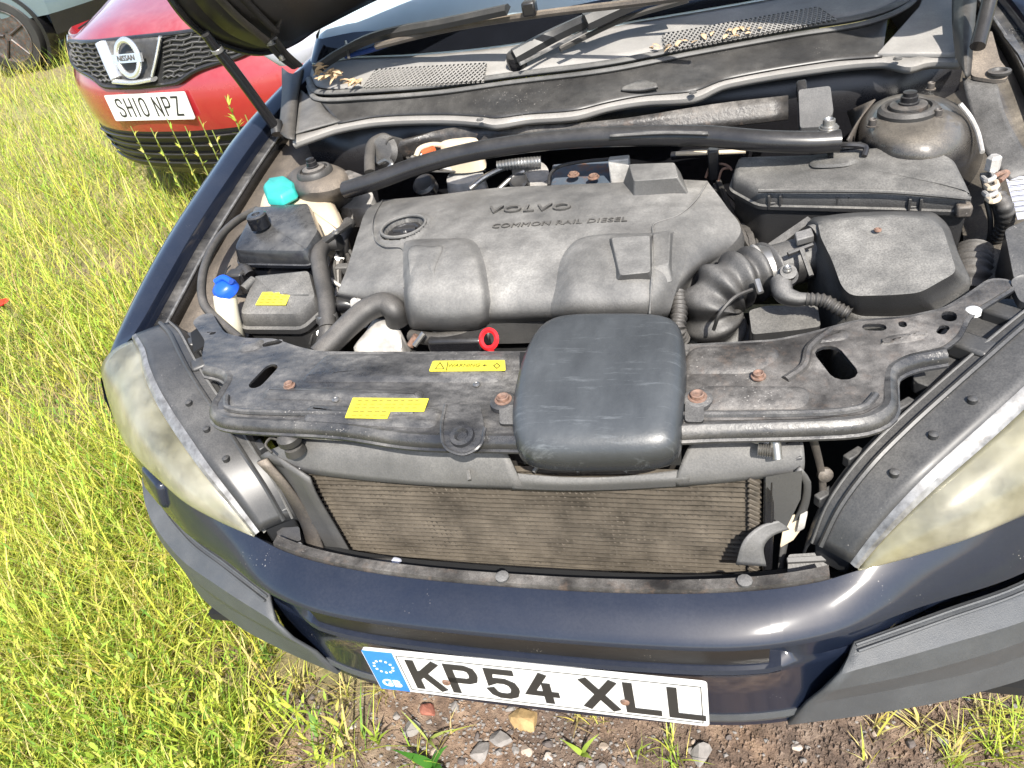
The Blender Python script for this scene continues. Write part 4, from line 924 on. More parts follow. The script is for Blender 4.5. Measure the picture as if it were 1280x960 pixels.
# power steering style reservoir: wet black box with filler cap
PB = pod('fluid_reservoir', zs((318, 259, .972), (386, 254, .972), (399, 289, .958), (382, 315, .942), (294, 314, .942), (293, 308, .944)), [(.04, .004), (.012, .004), (.003, .001), (0, -.006), (-.004, -.026), (-.007, -.028), (-.007, -.034), (.002, -.036), (.006, -.07), (.02, -.075)], MT['wet'], CAR, r=.010, sharp=35)
PB['label'] = 'wet glossy black reservoir with round screw cap'
cp = Z(324, 278, .975)
lathe('reservoir_cap', [(.021, -.01), (.021, 0), (.0215, .002), (.021, .016), (.018, .019), (.009, .0195), (.008, .0165), (.002, .0165)], cp, MT['wet'], PB, seg=32, lobes=12, lobe=.012)
# lower junction box with yellow sticker
JB = pod('junction_box', zs((318, 345, .918), (388, 338, .922), (397, 372, .905), (372, 395, .890), (300, 395, .890), (300, 388, .892)), [(.04, .006), (.014, .006), (.004, .002), (0, -.006), (-.003, -.022), (-.008, -.026), (-.008, -.036), (.002, -.04), (.008, -.12)], MT['filt'], CAR, r=.012, sharp=35)
JB['label'] = 'dusty black box with yellow sticker, below the wet reservoir'
lb = slab('sticker', zs((328, 365, .9105), (364, 364.5, .9115), (357, 381, .9035), (319, 381, .9025)), .001, MT['yellow'], JB, bevel=0)
for k in range(4):
    for j in range(4):
        u, v = 330+j*8-k*2.2, 367.5+k*3.4; tube('sticker_print', [Z(u, v, .9110-k*.0017), Z(u+random.uniform(3, 6), v, .9113-k*.0017)], .0005, MT['yink'], JB, seg=4)
box('box_latch', Z(384, 378, .89), (.03, .012, .035), MT['filt'], JB, rot=Matrix.Rotation(-.5, 3, 'Z'), bevel=.003)
box('box_latch', Z(386, 380, .893), (.012, .016, .02), MT['shroud'], JB, rot=Matrix.Rotation(-.5, 3, 'Z'), bevel=.003)
tube('box_lug', [Z(305, 362, .91), Z(318, 350, .915)], .010, MT['filt'], JB, seg=10)
# washer filler neck with blue cap
WN = tube('washer_filler', zs((281, 370, .925), (284, 390, .90), (290, 412, .865), (300, 440, .80)), [.0215, .0215, .0205, .02], MT['filler'], CAR, n=24, seg=24); WN['label'] = 'cream washer filler neck with blue cap'
bc = Z(279, 358, .945)
lathe('washer_cap', [(.022, -.018), (.024, -.016), (.0245, -.004), (.022, .003), (.016, .007), (.006, .011), (.002, .011)], bc, MT['blue'], WN, axis=(-.15, -.25, 1), seg=24, lobes=6, lobe=.01)
tube('washer_cap_tab', [Z(270, 352, .955), Z(279, 347, .962), Z(289, 352, .957)], .006, MT['blue'], WN, n=12, seg=10)
tube('washer_clip', [Z(280, 350, .95), Z(283, 338, .955), Z(288, 332, .955)], .0015, MT['clean'], WN, seg=6, n=10)
# long thin hose round the wing
tube('overflow_hose', zs((322, 262, .95), (296, 276, .955), (272, 300, .955), (257, 330, .945), (252, 360, .935), (256, 382, .92), (275, 402, .90), (300, 424, .885)), .0085, MT['rubber'], CAR, n=80, seg=12)['label'] = 'thin black hose arching along the inner wing'
# coolant hoses
tube('coolant_hose', zs((425, 303, .925), (408, 305, .925), (399, 318, .925), (402, 345, .915), (408, 375, .90), (410, 410, .87)), .0165, MT['rubber'], CAR, n=60, seg=18)['label'] = 'grey coolant hose dropping beside the junction box'
tube('coolant_hose', zs((398, 445, .885), (415, 428, .893), (440, 403, .905), (460, 387, .912), (480, 380, .915), (493, 388, .905), (497, 402, .88)), [.019, .020, .021, .021, .021], MT['rubber'], CAR, n=70, seg=20)['label'] = 'thick grey coolant hose elbow below the engine cover'
H3 = tube('lower_coolant_hose', zs((411, 402, .875), (409, 418, .86), (404, 436, .84)), .017, MT['rubber'], CAR, n=24, seg=16)
lathe('hose_clamp', [(.020, 0), (.0205, .002), (.0205, .012), (.020, .014)], Z(410, 402, .872), MT['steel'], H3, axis=(-.05, .3, .9), seg=20)
tube('hose_stub', zs((415, 383, .88), (432, 380, .88), (445, 384, .87)), .014, MT['clean'], H3, n=16)
for k in range(7):
    u = 415+random.uniform(-8, 22); tube('bay_cable', zs((u, 318, .88), (u+random.uniform(-8, 8), 345, .87), (u+random.uniform(-6, 10), 372, .86)), .005, random.choice([MT['rubber'], MT['alu'], MT['plastic']]), H3, n=20, seg=8)
tube('connector', zs((296, 345, .90), (305, 336, .91), (312, 344, .90)), .012, MT['clean'], JB, n=16)
box('plug', Z(300, 352, .89), (.04, .03, .05), MT['clean'], JB, bevel=.005)

# ---- behind the engine: turbo side clutter seen between brace and cover
BK = bpy.data.objects.new('rear_engine_plumbing', None); COL.objects.link(BK); BK.parent = CAR
mound('alloy_housing', zs((566, 215, .93), (600, 208, .94), (607, 225, .93), (580, 235, .92), (556, 232, .92)), [(.02, .012), (.006, .008), (0, -.05)], BK, MT['alu'], n=24)
mound('alloy_housing', zs((640, 208, .93), (680, 205, .93), (688, 228, .92), (650, 236, .92)), [(.02, .008), (.006, .006), (0, -.05)], BK, MT['alu'], n=24)
tube('steel_pipe', zs((588, 236, .93), (605, 222, .945), (630, 210, .95), (650, 206, .945)), .006, MT['steel'], BK, n=24, seg=10)
tube('steel_pipe', zs((622, 238, .93), (640, 222, .945), (655, 214, .95)), .005, MT['steel'], BK, n=24, seg=10)
tube('braided_pipe', zs((622, 208, .955), (650, 204, .955), (676, 202, .95)), .010, MT['steel'], BK, rib=14, ribh=.2, n=70)
lathe('sensor', [(.02, -.02), (.02, 0), (.016, .004), (.012, .002), (.004, .002)], Z(648, 226, .945), MT['clean'], BK, axis=(0, -.5, .8), seg=20)
lathe('sensor', [(.026, -.02), (.026, 0), (.020, .006), (.010, .004)], Z(530, 230, .95), MT['clean'], BK, axis=(0, -.5, .8), seg=20)
slab('blue_casting', zs((690, 205, .945), (764, 198, .95), (767, 232, .935), (688, 236, .93)), .05, mat('blue_grey_casting', (.05, .08, .12), .5, dust=.4, rust=.2), BK, bevel=.004)
tube('fuel_rail', zs((686, 232, .95), (688, 218, .96), (700, 208, .965), (730, 202, .968), (764, 199, .968)), .0035, MT['clean'], BK, n=30, seg=8)
for u, v in ((717, 219), (742, 222)): bolt(Z(u, v, .95), .009, MT['rustbolt'], BK, .006)
box('bracket', Z(775, 212, .96), (.04, .02, .05), MT['alu'], BK, bevel=.003)
tube('dark_pipe', zs((840, 195, .96), (870, 192, .965), (930, 190, .965)), .008, MT['clean'], BK, n=16)
tube('pale_rail', zs((845, 192, .975), (880, 191, .975), (932, 189, .975)), .004, MT['white'], BK, n=10, seg=8)
# servo, reservoir and vacuum bits above the brace
pr = ell(478, 192, .98, 18, 22, 20)
tube('servo_hoop', [Z(462, 215, .96), Z(462, 195, .98), Z(466, 178, .995), (Z(478, 172, 1.0)), Z(488, 178, .995)], .013, MT['rubber'], BK, n=30, flat=.6)
lathe('servo_can', [(.04, -.05), (.04, 0), (.03, .01), (.01, .012)], Z(480, 190, .975), MT['plastic'], BK, axis=(-.2, -.8, .5), seg=24)
tube('servo_lever', zs((474, 204, .975), (484, 200, .985), (490, 205, .98), (484, 212, .97)), .005, MT['steel'], BK, n=20, seg=8)
mound('brake_reservoir', zs((548, 182, 1.0), (572, 176, 1.0), (600, 176, 1.0), (600, 190, .99), (552, 194, .985)), [(.018, .01), (.006, .007), (0, -.04)], BK, MT['white'], n=24)
tube('brake_hose', zs((520, 196, .985), (525, 186, .995), (540, 181, 1.0), (556, 182, 1.0)), .006, MT['white'], BK, n=24, seg=10)
tube('orange_plug', zs((530, 192, .99), (542, 187, .998)), .009, mat('orange_plug', (.55, .12, .04), .5), BK, seg=10)
slab('bulkhead_bracket', zs((998, 112, 1.02), (1038, 107, 1.025), (1042, 140, .985), (1030, 158, .965), (1000, 160, .962)), .03, MT['shroud'], BK, bevel=.005, r=.006)
slab('bulkhead_bracket', zs((995, 100, 1.03), (1008, 98, 1.03), (1010, 115, 1.015), (997, 118, 1.01)), .02, MT['clean'], BK, bevel=.003)

# ---- loose looms in the gaps beside the engine
LM = bpy.data.objects.new('wiring_harness', None); COL.objects.link(LM); LM.parent = CAR
random.seed(77)
for (u0, v0, u1, v1, z0, z1, n) in ((892, 235, 945, 330, .86, .84, 7), (930, 300, 1000, 400, .80, .80, 5), (418, 300, 440, 372, .87, .85, 5), (1205, 290, 1250, 360, .80, .80, 5), (500, 190, 600, 215, .94, .93, 4), (395, 432, 420, 380, .82, .82, 3)):
    for k in range(n):
        a, b = random.uniform(-9, 9), random.uniform(-9, 9); m = ((u0+u1)/2+random.uniform(-22, 22), (v0+v1)/2+random.uniform(-12, 12))
        t = tube('loom' if k % 2 else 'cable', [Z(u0+a, v0+b, z0), Z(*m, max(z0, z1)+random.uniform(0, .03)), Z(u1-b, v1+a*.4, z1)], random.choice([.0025, .004, .0065]), random.choice([MT['rubber'], MT['clean'], MT['plastic'], MT['alu'] if k == 2 else MT['rubber']]), LM, n=28, seg=8, rib=0 if k % 3 else 16, ribh=.2)
    p = Z((u0+u1)/2, (v0+v1)/2, (z0+z1)/2+.012); box('connector', p, (.030, .020, .018), MT['shroud'], LM, rot=Matrix.Rotation(random.uniform(0, 3), 3, 'Z'), bevel=.003)
    lathe('loom_clip', [(.010, 0), (.011, .002), (.011, .008), (.010, .010)], Z(u0*.7+u1*.3, v0*.7+v1*.3, z0+.01), MT['steel'], LM, axis=(.4, -.6, .5), seg=14)
# ---- cowl: lip, dark trough, rubber seal, grey panel with mesh grilles
L0 = [(366, 180), (394, 170), (422, 161), (469, 153), (547, 150), (600, 153), (619, 156), (657, 150), (719, 145), (760, 134), (803, 127), (867, 122), (909, 105), (1035, 84), (1103, 78), (1137, 84), (1162, 78), (1202, 78)]
L1 = [(366, 170), (394, 161), (422, 153), (469, 145), (547, 142), (600, 144), (619, 146), (657, 141), (719, 136), (760, 126), (803, 118), (867, 112), (909, 97), (1035, 75), (1103, 69), (1137, 72), (1162, 68), (1202, 68)]
Bp = [(386, 108), (398, 124), (454, 123), (547, 116), (641, 103), (760, 88), (867, 67), (993, 44), (1070, 32), (1110, 20), (1138, 4), (1152, -18)]
Lz0 = zz(1.022, *L0); Lz1 = zz(1.030, *L1)
CW = loft('cowl', [[p+V((0, .004, -.014)) for p in Lz0], [p+V((0, .001, -.006)) for p in Lz0], Lz0, Lz1], MT['cowl'], CAR, nu=120, sharp=35, solid=.003)
CW['label'] = 'grey plastic cowl below the windscreen with mesh vents'
Bz = zz(1.060, *Bp)
loft('trough', [zz(1.031, *[(u, v+1) for u, v in L1[2:15]]), [a for a in cr(Bz[1:10], 13)]], MT['trough'], CW, nu=80, nv=8, solid=.003)
for d, r_, z_ in ((0, .008, 1.062), (-9, .010, 1.068)):
    tube('rubber_seal', zz(z_, *[(u, v+d) for u, v in Bp]), r_, MT['seal'], CW, n=120, seg=12, flat=.7)
# end pieces
slab('cowl_end', zs((1096, 66, 1.036), (1118, 42, 1.045), (1148, 8, 1.055), (1160, -22, 1.06), (1202, -22, 1.055), (1203, 66, 1.036)), .01, MT['cowl'], CW, bevel=.003)
loft('cowl_end', [zs((364, 168, 1.034), (369, 140, 1.045), (376, 112, 1.058)), zs((392, 160, 1.036), (392, 145, 1.046), (394, 126, 1.058)), zs((426, 151, 1.033), (410, 140, 1.045), (400, 127, 1.058))], MT['shroud'], CW, nu=16, nv=8, solid=.004)
# panel: seal line up to the glass
Gp = [(392, 82), (415, 77), (445, 73), (491, 72), (560, 67), (619, 61), (719, 44), (760, 35), (860, 18), (942, 4), (1040, -16), (1110, -34)]
Sp = [(389, 96), (400, 110), (454, 111), (547, 104), (641, 91), (760, 76), (867, 55), (993, 32), (1070, 20), (1106, 9), (1132, -6), (1146, -26)]
Sz, Gz = zz(1.068, *Sp), zz(1.092, *Gp)
PN = loft('cowl_panel', [Sz, [a.lerp(b, .5)+V((0, 0, .002)) for a, b in zip(cr(Sz, 12), cr(Gz, 12))], Gz], MT['cowl'], CW, nu=80, nv=8, solid=.003)
def onpanel(u, v, d=.004):                       # height of the panel under a pixel, by interpolation
    lo = lerp_tab([(p[0], p[1]) for p in Sp], u); hi = lerp_tab([(p[0], p[1]) for p in Gp], u); t = max(-.2, min(1.2, (lo-v)/max(1, lo-hi)))
    return Z(u, v, 1.068+.024*t+d)
def vent(quad, nu_, nv_, name='vent_mesh'):
    def q(a, b):
        return (V((*quad[0], 0))*(1-a)*(1-b)+V((*quad[1], 0))*a*(1-b)+V((*quad[2], 0))*a*b+V((*quad[3], 0))*(1-a)*b)
    G = [[onpanel(*q(i/14, j/3)[:2], .0045) for i in range(15)] for j in range(4)]; vs, fs = grid(G); mk('vent_opening', vs, fs, MT['dark'], CW)
    vs, fs = [], []
    def bar(p0, p1):
        n = 3; b = len(vs)
        for i in range(n):
            c = q(p0[0]+(p1[0]-p0[0])*i/(n-1), p0[1]+(p1[1]-p0[1])*i/(n-1)); p = onpanel(c.x, c.y, .009)
            d = V((p1[0]-p0[0], p1[1]-p0[1], 0)); w = V((.0013, 0, 0))
            vs.extend([p-w, p+w, p+w-V((0, 0, .004)), p-w-V((0, 0, .004))])
        for i in range(n-1):
            for k in range(4): fs.append((b+i*4+k, b+i*4+(k+1) % 4, b+i*4+4+(k+1) % 4, b+i*4+4+k))
    sl = nv_/nu_*.62
    k = -sl
    while k < 1:
        for p0, p1 in (((k, 0), (k+sl, 1)), ((k+sl, 0), (k, 1))):
            a, b = list(p0), list(p1)
            if a[0] < 0: t = (0-a[0])/(b[0]-a[0]); a = [0, a[1]+(b[1]-a[1])*t]
            if b[0] < 0: t = (0-b[0])/(a[0]-b[0]); b = [0, b[1]+(a[1]-b[1])*t]
            if a[0] > 1: t = (a[0]-1)/(a[0]-b[0]); a = [1, a[1]+(b[1]-a[1])*t]
            if b[0] > 1: t = (b[0]-1)/(b[0]-a[0]); b = [1, b[1]+(a[1]-b[1])*t]
            if abs(a[1]-b[1]) > .05: bar(a, b)
        k += 1/nu_
    o = mk(name, vs, fs, MT['cowl'], CW, sharp=0); return o
vent([(452, 110), (604, 101), (608, 78), (470, 86)], 26, 7)
vent([(832, 63), (1046, 24), (1022, 8), (828, 42)], 34, 7)
for u, v in ((1122, 74), (866, 116), (600, 150)): bolt(Z(u, v, 1.034), .006, MT['shroud'], CW, .004, 'cowl_clip')
loft('cowl_hump', [zs((778, 108, 1.046), (800, 100, 1.050), (820, 103, 1.049)), zs((776, 112, 1.043), (800, 112, 1.043), (822, 108, 1.046))], MT['plastic'], CW, nu=12, nv=4, solid=.006)

# ---- windscreen and dashboard
def film_glass():  # pale diffuse film paints the bright sky's reflection onto the glass
    m = bpy.data.materials.new('sky_sheen_windscreen_glass'); m.use_nodes = True; N, L = m.node_tree.nodes, m.node_tree.links; b = N['Principled BSDF']
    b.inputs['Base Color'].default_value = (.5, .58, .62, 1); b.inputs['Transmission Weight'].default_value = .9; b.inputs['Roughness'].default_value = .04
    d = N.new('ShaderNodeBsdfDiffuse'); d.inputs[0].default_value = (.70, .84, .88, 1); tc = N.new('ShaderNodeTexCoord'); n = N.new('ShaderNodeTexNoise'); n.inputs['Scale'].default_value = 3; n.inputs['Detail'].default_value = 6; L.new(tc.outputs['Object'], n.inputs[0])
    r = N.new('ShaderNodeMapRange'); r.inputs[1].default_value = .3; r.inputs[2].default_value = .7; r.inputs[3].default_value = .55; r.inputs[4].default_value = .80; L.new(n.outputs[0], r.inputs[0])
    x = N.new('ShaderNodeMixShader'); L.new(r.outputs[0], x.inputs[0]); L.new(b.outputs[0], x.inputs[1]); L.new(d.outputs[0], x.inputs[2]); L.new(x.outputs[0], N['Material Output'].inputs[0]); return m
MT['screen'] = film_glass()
rise = V((0, .86, .51))
g0 = [p+V((0, -.004, .002)) for p in cr(Gz, 16)]; g0 = [V((-.90, 1.70, 1.09))] + g0 + [V((.82, 1.47, 1.09))]
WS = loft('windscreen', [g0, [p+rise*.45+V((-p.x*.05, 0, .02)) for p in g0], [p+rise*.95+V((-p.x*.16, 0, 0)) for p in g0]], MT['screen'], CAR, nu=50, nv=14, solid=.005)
frit = mat('black_glass_border', (.008, .009, .012), .08, coat=.5)
loft('glass_border', [[p+V((0, -.003, .006)) for p in g0], [p+rise*.085+V((0, -.003, .006)) for p in g0]], frit, WS, nu=50, nv=3)
# cabin shell behind the glass
for s in (-1, 1):
    loft('cabin_side', [[V((s*.92, 1.55, .40)), V((s*.93, 3.0, .40)), V((s*.92, 4.6, .40))], [V((s*.93, 1.50, 1.05)), V((s*.94, 3.0, 1.08)), V((s*.92, 4.6, 1.1))], [V((s*.885, 1.68, 1.10)), V((s*.88, 3.0, 1.12)), V((s*.86, 4.6, 1.12))], [V((s*.70, 2.45, 1.66)), V((s*.70, 3.2, 1.72)), V((s*.70, 4.5, 1.66))]], MT['paint'], CAR, nu=10, nv=10, curve='u')
loft('roof', [[V((-.70, 2.45, 1.66)), V((0, 2.40, 1.70)), V((.70, 2.45, 1.66))], [V((-.70, 3.3, 1.74)), V((0, 3.3, 1.78)), V((.70, 3.3, 1.74))], [V((-.70, 4.55, 1.66)), V((0, 4.6, 1.70)), V((.70, 4.55, 1.66))]], MT['paint'], CAR, nu=12, nv=8, solid=.02)
box('tailgate', (0, 4.58, 1.05), (1.8, .06, 1.3), MT['paint'], CAR, bevel=.02)
box('dashboard', (0, 2.0, 1.06), (1.5, .8, .10), MT['dark'], CAR, bevel=.05)

# ---- wipers
def arm(name, pts, w, mt, par, h=.012):
    P = cr(pts, 24); R = []
    for i, p in enumerate(P):
        t = (P[min(i+1, 23)]-P[max(i-1, 0)]).normalized(); s_ = t.cross(V((0, -.5, .85))).normalized(); n_ = s_.cross(t); k = w*(1-.25*i/23)
        R.append([p-s_*k-n_*.004, p-s_*k*.8+n_*h*.6, p+n_*h, p+s_*k*.8+n_*h*.6, p+s_*k-n_*.004])
    vs, fs = grid(R, True); fs += [tuple(range(5)), tuple(len(vs)-5+i for i in range(5))]
    return mk(name, vs, fs, mt, par, sharp=30)
w1_ = arm('wiper', zs((643, 71, 1.105), (690, 46, 1.125), (738, 24, 1.150)), .019, MT['housing'], CAR, h=.018); w1_['label'] = 'grey wiper arm lying across the cowl'
arm('blade_holder', zs((732, 29, 1.150), (790, 4, 1.165), (850, -16, 1.18)), .022, MT['housing'], w1_, h=.02)
lathe('wiper_cap', [(.022, -.03), (.022, 0), (.018, .010), (.006, .014)], Z(644, 72, 1.098), MT['clean'], w1_, axis=(0, -.4, .9), seg=20)
tube('arm_spring', zs((650, 80, 1.098), (690, 60, 1.105), (734, 37, 1.13)), .004, MT['rim'], w1_, n=16, seg=6)
tube('blade', zs((700, 62, 1.11), (780, 24, 1.135), (860, 0, 1.16)), .006, MT['rubber'], w1_, n=16, seg=6)
w2_ = arm('wiper', zs((394, 88, 1.10), (420, 70, 1.125), (470, 46, 1.165), (560, 28, 1.19), (635, 12, 1.21)), .016, MT['housing'], CAR); w2_['label'] = 'grey wiper arm at the leaf filled end of the cowl'
tube('blade', zs((470, 58, 1.15), (560, 36, 1.17), (680, 17, 1.19), (800, 3, 1.20), (900, -10, 1.21)), .008, MT['bay'], w2_, n=30, seg=8)
box('blade_clip', Z(662, 10, 1.205), (.03, .03, .03), MT['clean'], w2_, bevel=.005)
tube('arm_pin', zs((432, 52, 1.15), (436, 72, 1.13)), .004, MT['steel'], w2_, seg=6)
tube('blue_hose', zs((432, 70, 1.12), (468, 61, 1.13), (498, 50, 1.145)), .007, mat('blue_hose', (.02, .05, .20), .35), w2_, n=14, seg=8)

# ---- bonnet, standing open
edge = [X(392, 36, -.80), X(372, 50, -.83), X(345, 62, -.855), X(320, 66, -.86), X(285, 58, -.845), X(255, 43, -.82), X(213, -2, -.775), V((-.75, .83, 1.60)), V((-.68, .78, 1.82))]
ctr = [V((0, 1.42, 1.28)), V((0, 1.40, 1.30)), V((0, 1.36, 1.33)), V((0, 1.30, 1.37)), V((0, 1.22, 1.43)), V((0, 1.14, 1.52)), V((0, 1.02, 1.66)), V((0, .90, 1.81)), V((0, .80, 1.93))]
under = mat('bonnet_underside', (.012, .012, .014), .38, dust=.25, dustc=BR, speck=.45)
cols = []
for e, c in zip(edge, ctr):
    a = e.lerp(c, .06)+V((0, .0, .012)); b = e.lerp(c, .14)+V((0, .01, .02)); d = e.lerp(c, .5)+V((0, .01, .03))
    L = [e, a, b, d, c]; cols.append(L + [V((-p.x, p.y, p.z)) for p in L[-2::-1]])
BN = loft('bonnet', cols, under, CAR, nu=60, nv=30, solid=.02, off=1); BN['label'] = 'open bonnet seen from its speckled black underside'
ins = [c[1:-1] for c in cols[2:]]
loft('bonnet_pressing', [[p+V((0, -.012, -.012)) for p in c] for c in ins], under, BN, nu=40, nv=24, solid=.006)
tube('bonnet_edge', [p for p in edge], .008, MT['clean'], BN, n=50, seg=8)
tube('bonnet_edge', [V((-p.x, p.y, p.z)) for p in edge], .008, MT['clean'], BN, n=50, seg=8)
for pts in ([X(272, -4, -.70), X(300, 24, -.72), X(335, 52, -.74)], [X(366, -6, -.66), X(352, 22, -.70), X(340, 50, -.74)], [X(300, -6, -.68), X(325, 20, -.70), X(345, 40, -.72)]):
    tube('underside_rib', pts, .010, MT['bay'] if pts[0].x < -.69 else under, BN, n=16, seg=8, flat=.6)
# hinge arms
for pts in ([X(334, 52, -.75), X(352, 72, -.75), X(368, 84, -.75)], [X(342, 48, -.73), X(356, 66, -.73), X(374, 82, -.73)]):
    tube('hinge_arm', pts, .011, MT['plastic'], BN, n=12, seg=8, flat=.5)
bolt(X(353, 75, -.735), .006, MT['steel'], BN, .01, 'hinge_bolt'); bolt(X(339, 56, -.735), .008, MT['rim'], BN, .01, 'hinge_bolt')
# gas struts
s1 = tube('gas_strut', [X(345, 160, -.775), X(300, 98, -.785), X(270, 60, -.79), X(257, 42, -.79)], [.0125, .0125, .0125, .011], MT['clean'], CAR, n=12, seg=16)
s1['label'] = 'black gas strut on the grass side holding up the bonnet'
lathe('strut_collar', [(.014, 0), (.014, .008), (.013, .009)], X(273, 64, -.79), MT['rim'], s1, axis=(0, -.3, .9), seg=16)
tube('ball_joint', [X(345, 152, -.775), X(347, 168, -.77)], .015, MT['clean'], s1, seg=10)
s2 = tube('gas_strut', zs((1222, 58, 1.075), (1232, 20, 1.11), (1244, -30, 1.16)), .0125, MT['clean'], CAR, n=12, seg=16); s2['label'] = 'black gas strut above the domed tower'
# wing ends by the hinges: rubber drains, flanges
loft('hinge_pillar', [zs((352, 84, 1.075), (352, 120, 1.06), (348, 165, 1.035)), zs((366, 92, 1.085), (364, 120, 1.07), (358, 172, 1.04)), zs((380, 84, 1.08), (374, 115, 1.065), (368, 174, 1.035))], MT['rubber'], CAR, nu=20, nv=8, solid=.004)
loft('hinge_pillar', [zs((1190, -10, 1.075), (1190, 30, 1.065), (1194, 70, 1.045)), zs((1206, -10, 1.09), (1205, 40, 1.075), (1208, 96, 1.04)), zs((1222, -10, 1.08), (1218, 40, 1.07), (1214, 94, 1.035))], MT['rubber'], CAR, nu=20, nv=8, solid=.004)
hp = slab('hinge_plate', zs((1215, 50, 1.062), (1240, 38, 1.062), (1250, 75, 1.045), (1262, 90, 1.035), (1258, 99, 1.03), (1244, 100, 1.03), (1214, 95, 1.035)), .006, MT['bay'], CAR, r=.008, bevel=.002)
lathe('plate_grommet', [(.018, 0), (.018, .004), (.012, .005), (.009, .001), (.003, .001)], Z(1249, 91, 1.037), MT['rubber'], hp, seg=20)
slab('wing_flange', zs((1254, 44, 1.05), (1266, 42, 1.05), (1290, 80, 1.03), (1290, 100, 1.02), (1272, 66, 1.04)), .005, MT['member'], hp, bevel=.001)
loft('right_inner_panel', [zs((1203, 97, 1.03), (1215, 150, .985), (1232, 190, .965), (1262, 225, .945)), zs((1246, 102, 1.025), (1256, 140, 1.0), (1276, 180, .975), (1300, 212, .955))], MT['plastic'], CAR, nu=16, nv=8, solid=.004)
# wing mirror glimpsed past the hinge
mm = Z(364, 58, 1.17); dirn = ray(364, 58).normalized(); mm = CAM+dirn*2.75
mound('wing_mirror', [mm+V((.11*cos(a), .09*sin(a)*.5, .0)) for a in [i*pi/8 for i in range(16)]], [(.05, .05), (.02, .04), (.004, .015), (0, -.01), (.03, -.05)], CAR, MT['paper'], n=24)
# ================================================================== other cars
def body_paint(name, c): return mat(name, c, .25, metal=.15, coat=1.0, var=.04, dust=.34, dustc=(.60, .42, .42), up=.0, fine_=.1)  # pinkish tone on upward faces: faded paint plus sky reflection put into the colour
def make_car(label, paint, loc, rz, k, L=4.3, Wd=.89):
    car = thing('parked_car', label, 'car', loc, rz); car.scale = (k, k, k)
    plan = lambda x: .33*(abs(x)/Wd)**2.7
    prof = [(.10, .20), (.03, .26), (.015, .36), (.0, .44), (-.015, .50), (-.015, .62), (.0, .655), (.02, .69), (.055, .780), (.075, .815), (.11, .845), (.20, .875), (.45, .94), (.75, 1.01), (1.00, 1.06)]
    def face(x, z):
        for (y0, z0), (y1, z1) in zip(prof, prof[1:]):
            if z <= z1: return V((x, y0+(y1-y0)*(z-z0)/(z1-z0)+plan(x), z))
    rows = []
    for ip, (y, z) in enumerate(prof):
        dz = 0; r = []
        for i in range(37):
            x = -Wd+2*Wd*i/36; f = abs(x)/Wd
            if ip > 9: zz_ = z-.10*f**3.2; yy = y+plan(x)*(1 if ip < 12 else .55)
            else: zz_ = z; yy = y+plan(x)
            r.append(V((x, yy, zz_)))
        rows.append(r)
    low = rows[:4]; up = rows[3:10]; bon = rows[9:]
    blk = MT['clean']
    vs, fs = grid(low); mk('lower_bumper', vs, fs, blk, car, sharp=30)
    vs, fs = grid(up); bp = mk('bumper', vs, fs, paint, car, sharp=30)
    vs, fs = grid(bon); mk('bonnet', vs, fs, paint, car, sharp=30)
    for s in (-1, 1):
        a = [r[0 if s < 0 else -1] for r in rows]
        R = []
        for j, yb in enumerate((0, .35, .52, .60, .75, .95, 1.12, 1.25, 1.6, 2.6, 3.6, L-.1)):
            col = []
            for p in a[3:12]:
                z = p.z
                if j:
                    if abs(.87-(p.y+yb)) < .42: pass
                col.append(V((p.x+s*.03*sst(0, .5, yb)*sst(.3, .6, z), p.y+(L-.3-p.y)*yb/(L-.1), z+(.03*sst(.4, 2, yb) if z > .8 else 0))))
            R.append(col)
        vs, fs = grid(R); sd = mk('side_panel', vs, fs, paint, car, sharp=40)
        for wy in (.86, L-.85):
            wq = V((s*(Wd-.02), wy, .33)); d = (s, 0, 0)
            lathe('wheel_arch', [(.41, -.1), (.42, .048), (.385, .052), (.36, -.1)], wq, blk, sd, axis=d, seg=40)
            w = lathe('wheel', [(.20, -.18), (.32, -.17), (.335, -.13), (.335, .02), (.32, .055), (.25, .06), (.235, .04), (.225, -.02), (.06, -.03), (.05, .02), (.01, .025)], wq, MT['rubber'], car, axis=d, seg=48)
            lathe('wheel_rim', [(.232, .03), (.245, .062), (.236, .066), (.222, .04)], wq, MT['wheelmetal'], w, axis=d, seg=40)
            for q in range(5):
                an = 2*pi*q/5+.3; e = V((0, cos(an), sin(an)))
                tube('spoke', [wq+V((s*.035, 0, 0))+e*.04, wq+V((s*.045, 0, 0))+e*.232], [.030, .022], MT['wheelmetal'], w, seg=8, flat=.5)
            lathe('brake_disc', [(.15, -.02), (.15, -.005), (.05, .0)], wq, MT['rustbolt'], w, axis=d, seg=30)
    # cabin
    cb = [(.99, 1.04, .80), (1.75, 1.56, .62), (3.3, 1.55, .60), (L-.2, 1.02, .78)]
    R = [[V((-w_, y, z)), V((-w_*.9, y, z+.02)), V((0, y, z+.03)), V((w_*.9, y, z+.02)), V((w_, y, z))] for y, z, w_ in cb]
    gl = MT['clean']
    vs, fs = grid(R[:2]); mk('windscreen', vs, fs, MT['glass'], car); vs, fs = grid(R[1:3]); mk('roof', vs, fs, paint, car); vs, fs = grid(R[2:]); mk('rear_window', vs, fs, MT['glass'], car)
    for s in (0, 4):
        q = [R[0][s]+V((0, 0, -.06)), R[1][s], R[2][s], R[3][s]]
        mk('side_window', [V(p) for p in q], [(0, 1, 2, 3)], MT['glass'], car)
    mk('floor_pan', *hexa(boxm(0, L/2, .30, Wd*1.7, L-.5, .1)), MT['dark'], car)
    return car, face, plan, paint
redp = body_paint('red_car_paint', (.36, .022, .028))
RC, rface, rplan, _ = make_car('red car with black mesh grille and round chrome badge facing the camera', redp, (0, 0, 0), 0, 1.1)
